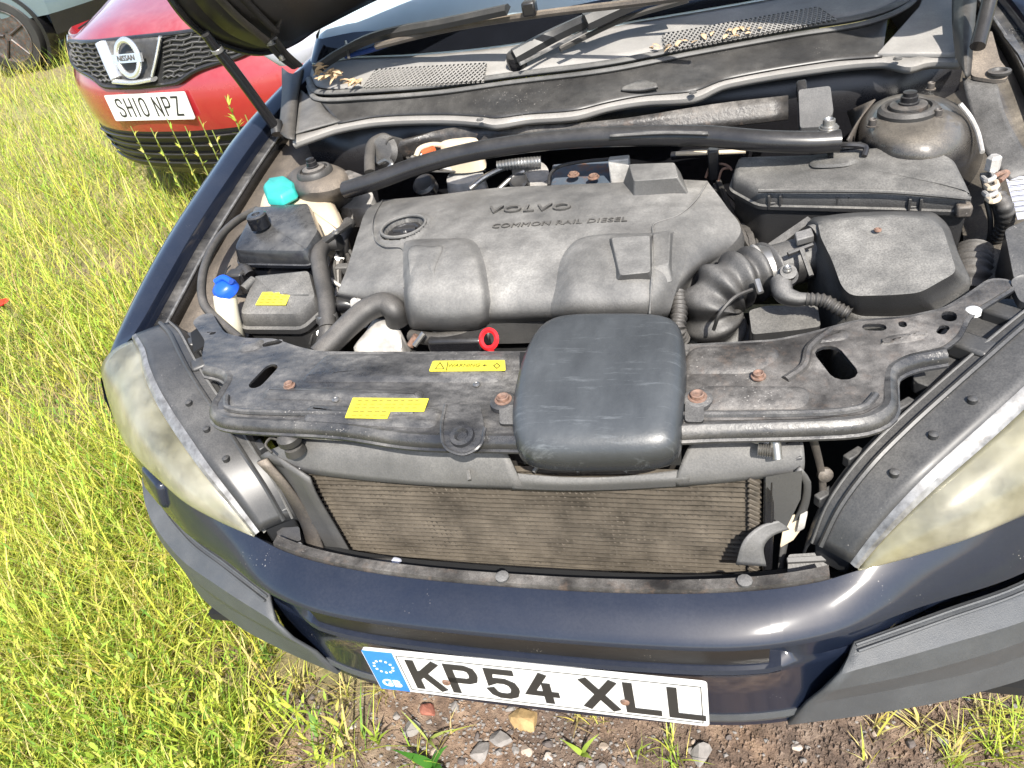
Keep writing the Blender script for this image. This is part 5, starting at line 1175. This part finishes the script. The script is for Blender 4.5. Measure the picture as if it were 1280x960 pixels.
A_, B_ = Z(130, 118, .83), Z(230, 113, .83)
rz_ = math.atan2(B_.y-A_.y, B_.x-A_.x); RC.rotation_euler = (0, 0, rz_)
pc = (A_+B_)/2; q_ = Matrix.Rotation(rz_, 3, 'Z') @ (V((0, -.016, .615))*1.1); RC.location = pc-q_
GZ_RED = RC.location.z
# plate
PM = basis((0, -.022, .556), (1, 0, 0), (0, .05, 1)); rp = plate(PM, .52, .111, RC)
x = -.205
for ch in 'SH10 NPZ':
    if ch == ' ': x += .03; continue
    w_ = .016 if ch == '1' else .044; glyph('plate_character', ch, PM, x, w_, .080, .0085, MT['ink'], rp); x += w_+.017
# grille opening: black panel and cellular mesh
def rf(x, z, d=.0): p = rface(x, z if z < .64 else .64+(z-.64)*.72); return p+V((0, -d, d*.3))
gl_out = [(-.56, .862), (-.30, .868), (0, .872), (.30, .868), (.56, .862), (.60, .84), (.575, .74), (.33, .685), (.22, .640), (-.22, .640), (-.33, .685), (-.575, .74), (-.60, .84)]
def face_panel(name, outl, mt, par, d=.006, nx=60, nz=22):
    import bisect
    zs_ = [z for _, z in outl]; z0, z1 = min(zs_), max(zs_); rows_ = []
    for j in range(nz+1):
        z = z0+.0005+(z1-z0-.001)*j/nz; xsx = []
        for (xa, za), (xb, zb) in zip(outl, outl[1:]+outl[:1]):
            if (za-z)*(zb-z) < 0: xsx.append(xa+(xb-xa)*(z-za)/(zb-za))
        if len(xsx) < 2: continue
        a, b = min(xsx), max(xsx); rows_.append([rf(a+(b-a)*i/nx, z, d) for i in range(nx+1)])
    vs, fs = grid(rows_); return mk(name, vs, fs, mt, par, solid=.004, off=1)
GR = face_panel('grille', gl_out, MT['dark'], RC)
for k in range(9):
    z = .672+k*.0235
    for s in (-1, 1):
        w_ = .55-.0 if z > .74 else .33+(z-.685)/.055*.24
        x0, x1 = .19+(.872-z)*-.16+.0, max(.22, min(.585, w_))
        if x1-x0 < .05: continue
        tube('mesh_bar', [rf(s*(x0+(x1-x0)*i/7), z+(.004 if i % 2 else -.004), .014) for i in range(8)], .0045, MT['plastic'], GR, n=16, seg=6)
for s in (-1, 1):
    for k in range(8):
        for i in range(5):
            z = .672+k*.0235; xx = .215+i*.075+(.037 if k % 2 else 0)
            if xx > .57 or (z < .75 and xx > .30+(z-.685)*3.6): continue
            tube('mesh_web', [rf(s*xx, z, .014), rf(s*(xx+.01), z+.0235, .014)], .0045, MT['plastic'], GR, seg=6)
tube('grille_rim', [rf(x, z, .012) for x, z in gl_out]+[rf(*gl_out[0], .012)], .010, MT['clean'], GR, n=90, seg=8)
chrome = mat('bright_chrome', (.80, .80, .78), .25, metal=.75, var=.03)
face_panel('badge_panel', [(-.17, .868), (.17, .868), (.10, .655), (-.10, .655)], MT['plastic'], GR, d=.014, nx=10, nz=10)
for pts, w in (([(-.19, .862), (-.15, .76), (-.115, .682)], .026), ([(.19, .862), (.15, .76), (.115, .682)], .016), ([(-.125, .668), (0, .658), (.125, .668)], .020)):
    tube('chrome_bar', [rf(x, z, .03) for x, z in pts], w, chrome, GR, n=20, seg=10, flat=.45)
ec = rf(0, .775, .045); bx = basis(ec, (1, 0, 0), (0, .3, 1))
R = [[bx @ V(((.068+.013*cos(b))*cos(a), (.068+.013*cos(b))*sin(a), .010*sin(b))) for b in [2*pi*i/8 for i in range(8)]] for a in [2*pi*i/40 for i in range(41)]]
vs, fs = grid(R, True); mk('badge_ring', vs, fs, chrome, GR, sharp=60)
rect('badge_bar', bx, -.092, -.017, .092, .017, .010, chrome, GR, d=.012)
text('badge_lettering', 'NISSAN', .030, bx @ Matrix.Translation((0, 0, .0115)), MT['plastic'], GR, ext=.0006, font_scale=(1.1, 1))
# intakes, lamps, fold
for k in range(4):
    z = .285+k*.042; tube('intake_slat', [rf(-.62+i*.124, z, .012) for i in range(11)], .007, MT['clean'], RC, n=30, seg=6, flat=.6)
hl = mat('clear_headlight', (.62, .64, .60), .10, metal=.5, coat=1.0, var=.2)
for s in (-1, 1):
    face_panel('headlight', [(s*.62, .855), (s*.80, .860), (s*.875, .80), (s*.86, .72), (s*.72, .70), (s*.63, .76)], hl, RC, d=.006, nx=14, nz=10)
    face_panel('fog_lamp', [(s*.58, .40), (s*.74, .41), (s*.74, .31), (s*.60, .30)], MT['dark'], RC, d=.006, nx=8, nz=6)
    tube('bonnet_gap', [V((s*(.585+.02*i), .12+.19*i+rplan(.6), max(.83, .835+.03*i))) for i in range(4)], .004, MT['dark'], RC, n=14, seg=6)
# bluish grey car further back
gp = body_paint('grey_blue_car_paint', (.13, .18, .21))
gw = CAM+ray(14, 44)*8.3
GC, gface, _, _ = make_car('blue grey car parked far back at the top left, only wheel and corner in view', gp, (0, 0, 0), radians(96), 1.12)
GC.location = gw-Matrix.Rotation(radians(96), 3, 'Z') @ (V((-.87, .86, .33))*1.12)
pm = basis((0, -.024, .56), (1, 0, 0), (0, .05, 1)); gpl = plate(pm, .52, .111, GC); rect('blue_strip', pm, -.2585, -.054, -.20, .054, .002, MT['plateb'], gpl)
# ================================================================== ground
from mathutils import noise as mn
def gz(x, y):
    """terrain height: bare hollow in front of the car, meadow a little higher behind it"""
    d = math.hypot(min(0, x+.9), max(0, y-.6)*.6+max(0, -y-.5)*.2)
    h = .17*sst(.5, 3.2, d)
    h += .020*mn.noise(V((x*1.3, y*1.3, 0)))+.010*mn.noise(V((x*5, y*5, 3)))
    if -1.6 < x < 1.8 and -.9 < y < 1.2: h += .006*mn.noise(V((x*18, y*18, 7)))+.0035*mn.noise(V((x*45, y*45, 9)))
    return h
def axis_(lo, hi, fine0, fine1, f, c):
    a = []; v = lo
    while v < hi:
        a.append(v); dd = max(fine0-v, v-fine1, 0); v += f if dd == 0 else min(c, f+dd*.22)
    return a+[hi]
AX = axis_(-160, 160, -1.3, 1.5, .012, 9); AY = axis_(-120, 220, -.5, .75, .012, 9)
rows = [[V((x, y, gz(x, y))) for x in AX] for y in AY]
vs, fs = grid(rows)
def soil_mat():
    m = bpy.data.materials.new('bare_soil'); m.use_nodes = True; N, L = m.node_tree.nodes, m.node_tree.links; b = N['Principled BSDF']
    tc = N.new('ShaderNodeTexCoord')
    def no(s, d=8, r=.65):
        n = N.new('ShaderNodeTexNoise'); n.inputs['Scale'].default_value = s; n.inputs['Detail'].default_value = d; n.inputs['Roughness'].default_value = r; L.new(tc.outputs['Object'], n.inputs['Vector']); return n.outputs['Fac']
    r = N.new('ShaderNodeValToRGB'); e = r.color_ramp.elements
    e[0].position = .30; e[0].color = (.095, .068, .052, 1); e[1].position = .72; e[1].color = (.43, .33, .25, 1); q = e.new(.5); q.color = (.24, .172, .13, 1)
    L.new(no(22), r.inputs[0])
    r2 = N.new('ShaderNodeValToRGB'); r2.color_ramp.elements[0].position = .45; r2.color_ramp.elements[0].color = (.75, .75, .75, 1); r2.color_ramp.elements[1].position = .7; r2.color_ramp.elements[1].color = (1.25, 1.15, 1.0, 1); L.new(no(3.5, 4), r2.inputs[0])
    mx = N.new('ShaderNodeMix'); mx.data_type = 'RGBA'; mx.blend_type = 'MULTIPLY'; mx.inputs[0].default_value = 1; L.new(r.outputs[0], mx.inputs[6]); L.new(r2.outputs[0], mx.inputs[7]); L.new(mx.outputs[2], b.inputs['Base Color'])
    la = N.new('ShaderNodeAttribute'); la.attribute_name = 'thatch'; m3 = N.new('ShaderNodeMix'); m3.data_type = 'RGBA'; L.new(la.outputs['Fac'], m3.inputs[0]); L.new(mx.outputs[2], m3.inputs[6])
    r3 = N.new('ShaderNodeValToRGB'); r3.color_ramp.elements[0].position = .35; r3.color_ramp.elements[0].color = (.17, .17, .05, 1); r3.color_ramp.elements[1].position = .65; r3.color_ramp.elements[1].color = (.42, .36, .15, 1); L.new(no(30), r3.inputs[0]); L.new(r3.outputs[0], m3.inputs[7]); L.new(m3.outputs[2], b.inputs['Base Color'])
    b.inputs['Roughness'].default_value = .95; bu = N.new('ShaderNodeBump'); bu.inputs['Strength'].default_value = .9; bu.inputs['Distance'].default_value = .012; L.new(no(70, 8, .7), bu.inputs['Height']); L.new(bu.outputs[0], b.inputs['Normal'])
    return m
G = mk('ground', vs, fs, soil_mat(), None, sharp=0); G['kind'] = 'structure'; G['label'] = 'bare brown soil and meadow ground under the cars'
# ---- leaf materials with per-blade colour
def leaf_mat(name, tr=.35):
    m = bpy.data.materials.new(name); m.use_nodes = True; N, L = m.node_tree.nodes, m.node_tree.links
    b = N['Principled BSDF']; at = N.new('ShaderNodeAttribute'); at.attribute_name = 'tint'; L.new(at.outputs['Color'], b.inputs['Base Color']); b.inputs['Roughness'].default_value = .5; b.inputs['Specular IOR Level'].default_value = .3
    t = N.new('ShaderNodeBsdfTranslucent'); L.new(at.outputs['Color'], t.inputs['Color']); mx = N.new('ShaderNodeMixShader'); mx.inputs[0].default_value = tr
    L.new(b.outputs[0], mx.inputs[1]); L.new(t.outputs[0], mx.inputs[2]); L.new(mx.outputs[0], N['Material Output'].inputs['Surface']); return m
LEAF = leaf_mat('meadow_blade')
PAL = np.array([(.54, .57, .085), (.44, .53, .075), (.29, .44, .055), (.64, .60, .13), (.68, .58, .24), (.55, .42, .19), (.46, .60, .08), (.17, .30, .045)])
PW = np.array([.24, .22, .17, .13, .08, .03, .08, .05])
def np_gz(x, y):
    return np.array([gz(float(a), float(b)) for a, b in zip(x, y)])
def strips(name, base, ang, lean, length, width, tint, nseg=3, fold=.0, kind='stuff', label=None, drop=1.0, parent=None):
    """curved tapering blades as one mesh"""
    n = len(base); k = nseg+1; t = np.linspace(0, 1, k)[None, :]
    d = np.stack([np.cos(ang), np.sin(ang)], 1)
    hor = (lean[:, None]*t**1.6)*length[:, None]; ver = (t-drop*lean[:, None]**1.3*.5*t**2)*length[:, None]*np.sqrt(np.clip(1-lean[:, None]**2*.5, .1, 1))
    c = np.stack([base[:, 0:1]+d[:, 0:1]*hor, base[:, 1:2]+d[:, 1:2]*hor, base[:, 2:3]+ver], 2)
    w = (width[:, None]*(1-t**2.2)*(.55+.9*t*(1-t)*2)); tw = rng.uniform(-1.2, 1.2, (n, 1))+t*.6
    sx = -d[:, 1:2]*np.cos(tw)+d[:, 0:1]*np.sin(tw)*.5; sy = d[:, 0:1]*np.cos(tw)+d[:, 1:2]*np.sin(tw)*.5; sz = np.sin(tw)*.35
    side = np.stack([sx, sy, sz], 2)*w[:, :, None]
    vs = np.stack([c-side, c+side], 2).reshape(-1, 3)
    idx = np.arange(n)[:, None]*(2*k)+np.arange(nseg)[None, :]*2
    f = np.stack([idx, idx+1, idx+3, idx+2], 2).reshape(-1, 4)
    me = bpy.data.meshes.new(name); me.vertices.add(len(vs)); me.vertices.foreach_set('co', vs.ravel().astype(np.float32))
    me.loops.add(f.size); me.loops.foreach_set('vertex_index', f.ravel().astype(np.int32)); me.polygons.add(len(f)); me.polygons.foreach_set('loop_start', np.arange(0, f.size, 4, dtype=np.int32)); me.update(); me.validate()
    ca = me.color_attributes.new('tint', 'FLOAT_COLOR', 'POINT'); col = np.ones((n, 2*k, 4), np.float32); col[:, :, :3] = tint[:, None, :]
    ca.data.foreach_set('color', col.ravel()); me.materials.append(LEAF); me.polygons.foreach_set('use_smooth', [True]*len(me.polygons))
    o = bpy.data.objects.new(name, me); COL.objects.link(o)
    if parent is not None: o.parent = parent
    if kind: o['kind'] = kind
    if label: o['label'] = label; o['category'] = name.replace('_', ' ')
    return o
def tints(n, w=PW, jit=.18): return np.clip(PAL[rng.choice(len(PAL), n, p=w/w.sum())]*rng.uniform(1-jit, 1+jit, (n, 1))*rng.uniform(.92, 1.08, (n, 3)), 0, .85)
def bare(x, y):
    """1 on the bare soil by the bumper, 0 in the meadow"""
    return sst(.0, 1.0, (1.0-math.hypot((x-.30)/1.06, (y-.10)/.62))*3.0+.9*mn.noise(V((x*4, y*4, 5)))+.25)
at_ = G.data.attributes.new('thatch', 'FLOAT', 'POINT')
at_.data.foreach_set('value', [.9*(1-bare(v.co.x, v.co.y))*min(1, max(.25, .75+.8*mn.noise(V((v.co.x*2.1, v.co.y*2.1, 11))))) for v in G.data.vertices])
def scatter(n, rmin, rmax, p=1.0):
    out = []
    while len(out) < n:
        r = rmin*(rmax/rmin)**(rng.random()**p); a = rng.uniform(radians(86), radians(186))
        x, y = CAM.x+r*cos(a), CAM.y+r*sin(a)
        if x > -.80 and y > .12 and not (y > 5): continue
        if rng.random() < bare(x, y): continue
        if mn.noise(V((x*2.1, y*2.1, 11)))*.95+.66 < rng.random(): continue
        out.append((x, y))
    return np.array(out)
def grass(name, n, rmin, rmax, l0, l1, w0, w1, label, pw=PW, lean=(.25, .95), nseg=3):
    xy = scatter(n, rmin, rmax); z = np_gz(xy[:, 0], xy[:, 1]); b = np.column_stack([xy, z-.01]); dist = np.hypot(xy[:, 0]-CAM.x, xy[:, 1]-CAM.y)
    near = np.clip((dist-.6)/1.2, .65, 1)
    return strips(name, b, rng.uniform(0, 2*pi, n), rng.uniform(*lean, n), rng.uniform(l0, l1, n)*near, rng.uniform(w0, w1, n)*(1+dist*.06), np.where((np.array([mn.noise(V((a*.9, b_*.9, 31))) for a, b_ in xy])+rng.normal(0, .25, n) > .05)[:, None], tints(n, pw), tints(n, np.array([.32, .12, .08, .26, .14, .04, .04, 0]))), nseg, label=label)
grass('meadow_grass', 66000, 1.0, 14, .14, .44, .0012, .0034, 'long yellow green meadow grass left of the navy car')
grass('dry_grass', 13000, 1.0, 12, .16, .46, .0007, .0014, 'thin straw coloured stalks standing in the meadow', np.array([.05, 0, 0, .2, .5, .3, 0, 0]), (.3, 1.0), 4)
# ---- small leaves in the meadow: broad short strips, many per sprig
def sprigs(name, n, rmin, rmax, label, pw):
    xy = scatter(n, rmin, rmax); B, A, Ln, Le, Wd_, Tn = [], [], [], [], [], []
    for x, y in xy:
        z = gz(x, y); H = rng.uniform(.05, .20) if rng.random() < .8 else rng.uniform(.2, .34); m = int(rng.integers(7, 14)); tn = tints(1, pw)[0]; lx, ly = rng.uniform(-.35, .35, 2)
        for k in range(m):
            t = (k+.6)/m; B.append((x+lx*H*t, y+ly*H*t, z+H*t)); A.append(k*2.4+rng.uniform(-.4, .4)); Ln.append(rng.uniform(.025, .065)*(1.25-t*.6)); Le.append(rng.uniform(.4, 1.0)); Wd_.append(rng.uniform(.002, .0065)); Tn.append(tn*rng.uniform(.85, 1.2))
    return strips(name, np.array(B), np.array(A), np.array(Le), np.array(Ln), np.array(Wd_), np.clip(np.array(Tn), 0, .85), 2, label=label)
sprigs('leafy_ground_cover', 8500, 1.0, 9, 'small leafy green weeds spread through the meadow', np.array([.15, .2, .35, .1, 0, 0, .15, .2]))
# ---- sparse grass on the soil: single tufts are things
def tuft(x, y, n, L, pw, label, group, w=(.0012, .0026), lean=(.3, 1.0), name='grass_tuft'):
    b = np.column_stack([x+rng.normal(0, .012, n), y+rng.normal(0, .012, n), np.full(n, gz(x, y)-.004)])
    o = strips(name, b, rng.uniform(0, 2*pi, n), rng.uniform(*lean, n), rng.uniform(L*.5, L, n), rng.uniform(*w, n), tints(n, pw), 4, kind=None)
    tag(o, label, 'grass', group); return o
PG = np.array([.3, .25, .15, .1, .05, 0, .15, 0]); PD = np.array([.08, 0, 0, .3, .45, .17, 0, 0])
def where(u, v):
    w = [(330, 'at the left end of the bare soil'), (420, 'below the left cladding'), (500, 'below the blue plate strip'), (560, 'below the letter K'), (600, 'below the letter P'), (645, 'below the figure 5'), (690, 'below the figure 4'), (760, 'below the letter X'), (820, 'below the first L'), (900, 'below the last L'),
         (1000, 'right of the plate end'), (1100, 'below the near cladding tip'), (1200, 'below the middle of the near cladding'), (9999, 'in the lower right corner')]
    return next(t for a, t in w if u < a)+(', close under the bumper' if v < 905 else ', near the lower picture edge' if v > 935 else '')
def at0(u, v): p = Z(u, v, 0.0); return p.x, p.y
k = 0
for u, v, n, L, pw in ((520, 950, 14, .10, PG), (430, 870, 30, .12, PD), (480, 860, 26, .10, PD), (380, 860, 36, .12, PD), (340, 880, 34, .14, PG), (845, 950, 16, .09, PG), (835, 930, 18, .10, PG), (750, 900, 22, .10, PD), (720, 895, 18, .10, PD), (310, 930, 40, .16, PG), (300, 900, 40, .15, PG),
                       (1245, 940, 34, .15, PG), (1265, 925, 30, .14, PG), (1200, 920, 20, .12, PD), (1150, 908, 22, .12, PD), (1090, 912, 18, .10, PD), (1175, 945, 14, .11, PD), (1085, 950, 8, .09, PD), (1280, 900, 30, .14, PG), (1230, 895, 22, .13, PD), (1195, 957, 26, .13, PG), (560, 915, 6, .10, PD), (800, 955, 8, .08, PG)):
    x, y = at0(u, v); right = u > 1000
    if pw is PG: lab, gr = (('fresh green grass tuft on the soil at the lower right', 'green tufts lower right') if right else ('small green grass tuft in the soil below the bumper', 'green tufts below the bumper'))
    else: lab, gr = (('dry straw grass tuft on the soil below the grey cladding', 'dry tufts lower right') if right else ('dry straw grass tuft on the soil below the bumper', 'dry tufts below the bumper'))
    tuft(x, y, n, L, pw, ('green grass tuft ' if pw is PG else 'dry straw tuft ')+where(u, v), gr)
# broad leaves by the stones
def leafplant(u, v, leaves, L, w, label, tint=(.20, .36, .05)):
    x, y = at0(u, v); n = leaves
    b = np.column_stack([np.full(n, x), np.full(n, y), np.full(n, gz(x, y))]); o = strips('broadleaf_weed', b, np.linspace(.3, 5.6, n)+rng.uniform(-.4, .4, n), rng.uniform(.6, 1.0, n), np.full(n, L)*rng.uniform(.7, 1, n), np.full(n, w), np.array([tint]*n), 5, kind=None)
    return tag(o, label, 'weed')
leafplant(540, 958, 3, .10, .014, 'broad green leaf lying among the stones', (.07, .22, .03))
leafplant(535, 925, 3, .12, .005, 'pale bent shoot beside the red brick stone', (.42, .50, .12))
leafplant(728, 945, 3, .07, .008, 'young upright leaf pair in the soil below the number plate', (.38, .50, .08))
# ---- stones
stone_cols = {'grey': (.24, .225, .21), 'pale': (.42, .34, .27), 'brick': (.30, .10, .065), 'dark': (.10, .085, .08), 'sand': (.42, .28, .12), 'white': (.55, .47, .40)}
SM = {k: mat(k+'_stone', c, .85, var=.3, scale=40, bump=.6, bscale=90, dust=.3, dustc=(.25, .19, .14)) for k, c in stone_cols.items()}
def stone(u, v, r, kind, label, group=None, flat=.65, seed=0, name='stone'):
    x, y = at0(u, v); bm = bmesh.new(); bmesh.ops.create_icosphere(bm, subdivisions=2, radius=1)
    sx, sy = random.uniform(.8, 1.25), random.uniform(.75, 1.1); an = random.uniform(0, 6.28)
    cuts = [(V((random.gauss(0, 1), random.gauss(0, 1), random.gauss(0, .85))).normalized(), random.uniform(.45, .75)) for _ in range(11)]
    for w in bm.verts:
        p = w.co.copy()
        for nn, dd in cuts:
            e = p.dot(nn)-dd
            if e > 0: p -= nn*e
        p *= 1+.10*mn.noise(w.co*2.3+V((seed*3.1, 0, 0))); p = V((p.x*sx, p.y*sy, p.z*flat))*r; w.co = Matrix.Rotation(an, 3, 'Z') @ p
    me = bpy.data.meshes.new(name); bm.to_mesh(me); bm.free()
    o = link(name, me, SM[kind], None, sharp=12); o.location = (x, y, gz(x, y)+r*flat*.30); tag(o, label, 'stone', group); return o
named = [(535, 888, .024, 'brick', 'broken red brick stone below the blue plate strip'), (513, 908, .026, 'grey', 'grey stone beside the red brick stone'), (600, 938, .026, 'grey', 'rounded grey stone under the middle of the number plate'),
         (626, 926, .026, 'grey', 'tall grey stone touching the rounded grey one'), (660, 938, .016, 'pale', 'small angular pale stone below the sandy lump'), (876, 948, .028, 'grey', 'pale grey stone under the right end of the plate'),
         (996, 937, .012, 'white', 'flat cream stone chip on bare soil below the cladding'), (655, 897, .042, 'sand', 'sandy yellow clod of earth below the number plate'), (545, 938, .018, 'pale', 'beige stone next to the broad green leaf'), (1178, 925, .012, 'grey', 'small grey pebble between dry grass on the right')]
for i, (u, v, r, kd, lab) in enumerate(named): stone(u, v, r, kd, lab, seed=i, flat=.45 if kd == 'sand' else .65)
random.seed(21)
for i in range(70):
    u, v = random.gauss(600, 110), random.uniform(868, 965)
    if i > 52: u = random.uniform(820, 1270)
    kd = random.choice(['grey', 'grey', 'dark', 'dark', 'pale', 'white' if i % 5 == 0 else 'grey'])
    zone = ('under the right half of the bumper', 'right bumper stones') if u > 820 else (('left of the sandy lump', 'stones left of the lump') if u < 640 else ('between the sandy lump and the plate end', 'stones right of the lump'))
    stone(u, v, random.uniform(.005, .013), kd, f'small {kd} stone '+where(u, v), 'loose stones on the soil', seed=i+20)
# soil crumbs: too many to count
cv, cf = [], []
for i in range(9000):
    u, v = random.uniform(270, 1290), random.uniform(850, 975); x, y = at0(u, v)
    if y < -.35: continue
    r = random.uniform(.0012, .0030) if random.random() < .85 else random.uniform(.003, .007); c = V((x, y, gz(x, y)+r*.4)); b = len(cv)
    for d in ((1, 0, 0), (-.5, .86, 0), (-.5, -.86, 0), (0, 0, 1), (.2, .1, -1)): cv.append(c+V(d)*r*random.uniform(.7, 1.3))
    cf += [(b, b+1, b+3), (b+1, b+2, b+3), (b+2, b, b+3), (b, b+1, b+4), (b+1, b+2, b+4), (b+2, b, b+4)]
cr_ = mk('soil_crumbs', cv, cf, G.data.materials[0], None, sharp=20); cr_['kind'] = 'stuff'; cr_['label'] = 'loose crumbs of brown soil below the bumper'; cr_['category'] = 'soil'
gv, gf = [], []
for i in range(800):
    u, v = (random.gauss(610, 120), random.uniform(862, 970)) if i < 600 else (random.uniform(330, 1280), random.uniform(862, 970)); x, y = at0(u, v); r = random.uniform(.002, .006); c = V((x, y, gz(x, y)+r*.35)); b = len(gv)
    for d in ((1, 0, .1), (.2, .9, -.1), (-.8, .3, .2), (-.4, -.8, 0), (.5, -.7, .3), (.1, 0, .8), (0, .1, -.7)): gv.append(c+V(d)*r*random.uniform(.7, 1.25))
    gf += [(b+k, b+(k+1) % 5, b+5) for k in range(5)]+[(b+k, b+(k+1) % 5, b+6) for k in range(5)]
gr_ = mk('gravel', gv, gf, SM['grey'], None, sharp=15); gr_['kind'] = 'stuff'; gr_['label'] = 'fine grey gravel strewn over the soil below the number plate'; gr_['category'] = 'gravel'
# ---- taller weeds by the red car
GREENW = np.array([.25, .3, .2, .1, 0, 0, .15, 0])
def weed(u, v, z, H, label, lobes=9, big=.06, pw=GREENW, group=None):
    p = CAM+ray(u, v)*z; z = p.z; g = gz(p.x, p.y)
    root = thing('tall_weed', label, 'weed', (p.x, p.y, g), 0, group); B, A, Le, Ln, W_, Tn = [], [], [], [], [], []
    top = max(.2, z-g)
    st = tube('stem', [V((0, 0, 0)), V((.01, .01, top*.5)), V((.0, .02, top))], [.005, .004, .002], STEM, root, n=8, seg=6)
    for k in range(lobes*2):
        t = .25+.75*k/(lobes*2); a = k*2.4; m = 5
        for j in range(m):
            B.append((.01*t, .01*t, top*t)); A.append(a+rng.uniform(-.5, .5)); Le.append(rng.uniform(.45, .9)); Ln.append(big*rng.uniform(.5, 1)*(1.2-.5*t)); W_.append(big*.10*rng.uniform(.6, 1.2)); Tn.append(tints(1, pw)[0])
    strips('leaves', np.array(B), np.array(A), np.array(Le), np.array(Ln), np.array(W_), np.array(Tn), 3, kind=None, parent=root)
    return root
STEM = mat('green_stem', (.22, .27, .06), .6)
weed(278, 122, 2.9, .5, 'bright green thistle like weed beside the hinge strut', 10, .075)
weed(303, 146, 2.7, .4, 'small green weed between the thistle and the navy wing', 6, .05)
nms = ('below the middle of the white plate', 'below the right end of the white plate', 'right of the white plate', 'below the left half of the white plate', 'nearest the navy wing', 'at the left end of the red bumper')
for i, (u, v, z) in enumerate(((205, 150, 3.3), (228, 160, 3.2), (245, 148, 3.25), (185, 162, 3.3), (262, 165, 3.0), (160, 160, 3.4))):
    weed(u, v, z, .4, 'straggly yellow green weed '+nms[i], 6, .05, np.array([.3, .1, .1, .25, .2, .05, 0, 0]), 'weeds before the red car')
# ---- poppy at the left edge
pp = Z(4, 383, .33); pg = gz(pp.x, pp.y); PO = thing('poppy', 'single red poppy at the left edge of the meadow', 'flower', (pp.x, pp.y, pg))
tube('stem', [V((0, 0, 0)), V((.02, 0, (pp.z-pg)*.6)), V((0, 0, pp.z-pg))], .002, STEM, PO, n=10, seg=6)
rp_ = mat('poppy_petal', (.75, .035, .01), .5, var=.1)
for k in range(4):
    a = k*pi/2+.3; R = [[V((cos(a+t)*r_, sin(a+t)*r_, pp.z-pg+.018*sin(r_/.034*1.6)+.003*sin(t*7))) for t in (-.8, -.4, 0, .4, .8)] for r_ in (.002, .012, .024, .034)]
    vs, fs = grid(R); mk('petal', vs, fs, rp_, PO)
lathe('seed_head', [(.005, 0), (.006, .006), (.002, .009)], V((0, 0, pp.z-pg)), MT['dark'], PO, seg=10)
# yellow flower heads sprinkled in the meadow: stuff
xy = scatter(420, 1.5, 9); fv, ff = [], []
for x, y in xy:
    c = V((x, y, gz(x, y)+rng.uniform(.10, .28))); r_ = rng.uniform(.003, .006); b = len(fv); fv.append(c+V((0, 0, r_*.4)))
    for k in range(6): fv.append(c+V((cos(k*pi/3)*r_, sin(k*pi/3)*r_, 0)))
    ff += [(b, b+1+k, b+1+(k+1) % 6) for k in range(6)]
fl = mk('meadow_blossom', fv, ff, mat('yellow_blossom', (.70, .52, .05), .6, var=.2), None); fl['kind'] = 'stuff'; fl['label'] = 'tiny yellow blossoms sprinkled through the meadow'; fl['category'] = 'blossom'
# ---- dry leaves lying in the cowl
lm = mat('dry_leaf', (.60, .43, .26), .7, var=.35, scale=60)
def dry_leaf(p, r_, label, group):
    a = random.uniform(0, 6.28); t1, t2 = random.uniform(-.6, .6), random.uniform(-.6, .6); R = []
    for i in range(5):
        t = i/4; w = r_*.45*sin(pi*min(.98, t*.92+.06)); R.append([V((t*r_*2-r_, -w, .35*w+.1*r_*sin(t*3))), V((t*r_*2-r_, 0, .1*r_*sin(t*3))), V((t*r_*2-r_, w, .35*w+.12*r_*sin(t*3)))])
    q = Matrix.Rotation(a, 3, 'Z') @ Matrix.Rotation(t1, 3, 'X') @ Matrix.Rotation(t2, 3, 'Y'); vs, fs = grid([[p+q @ v for v in r] for r in R])
    o = mk('dry_leaf', vs, fs, lm, None, solid=.0006); tag(o, label, 'leaf', group)
for i in range(46):
    t = random.random()**1.4; u = 396+t*56; v = lerp_tab([(390, 99), (454, 108)], u)-random.uniform(0, 18*(1-t)+3)
    dry_leaf(onpanel(u, v, .016+random.uniform(0, .022*(1-t))), random.uniform(.009, .018), 'dry brown leaf heaped in the cowl corner by the wiper', 'leaves in the cowl corner')
for i in range(22):
    u = random.uniform(800, 965); v = lerp_tab([(800, 68), (965, 36)], u)-random.uniform(-1, 9); dry_leaf(onpanel(u, v, .012), random.uniform(.006, .012), 'dry leaf scrap caught on the mesh vent under the wiper', 'leaf scraps on the vent')
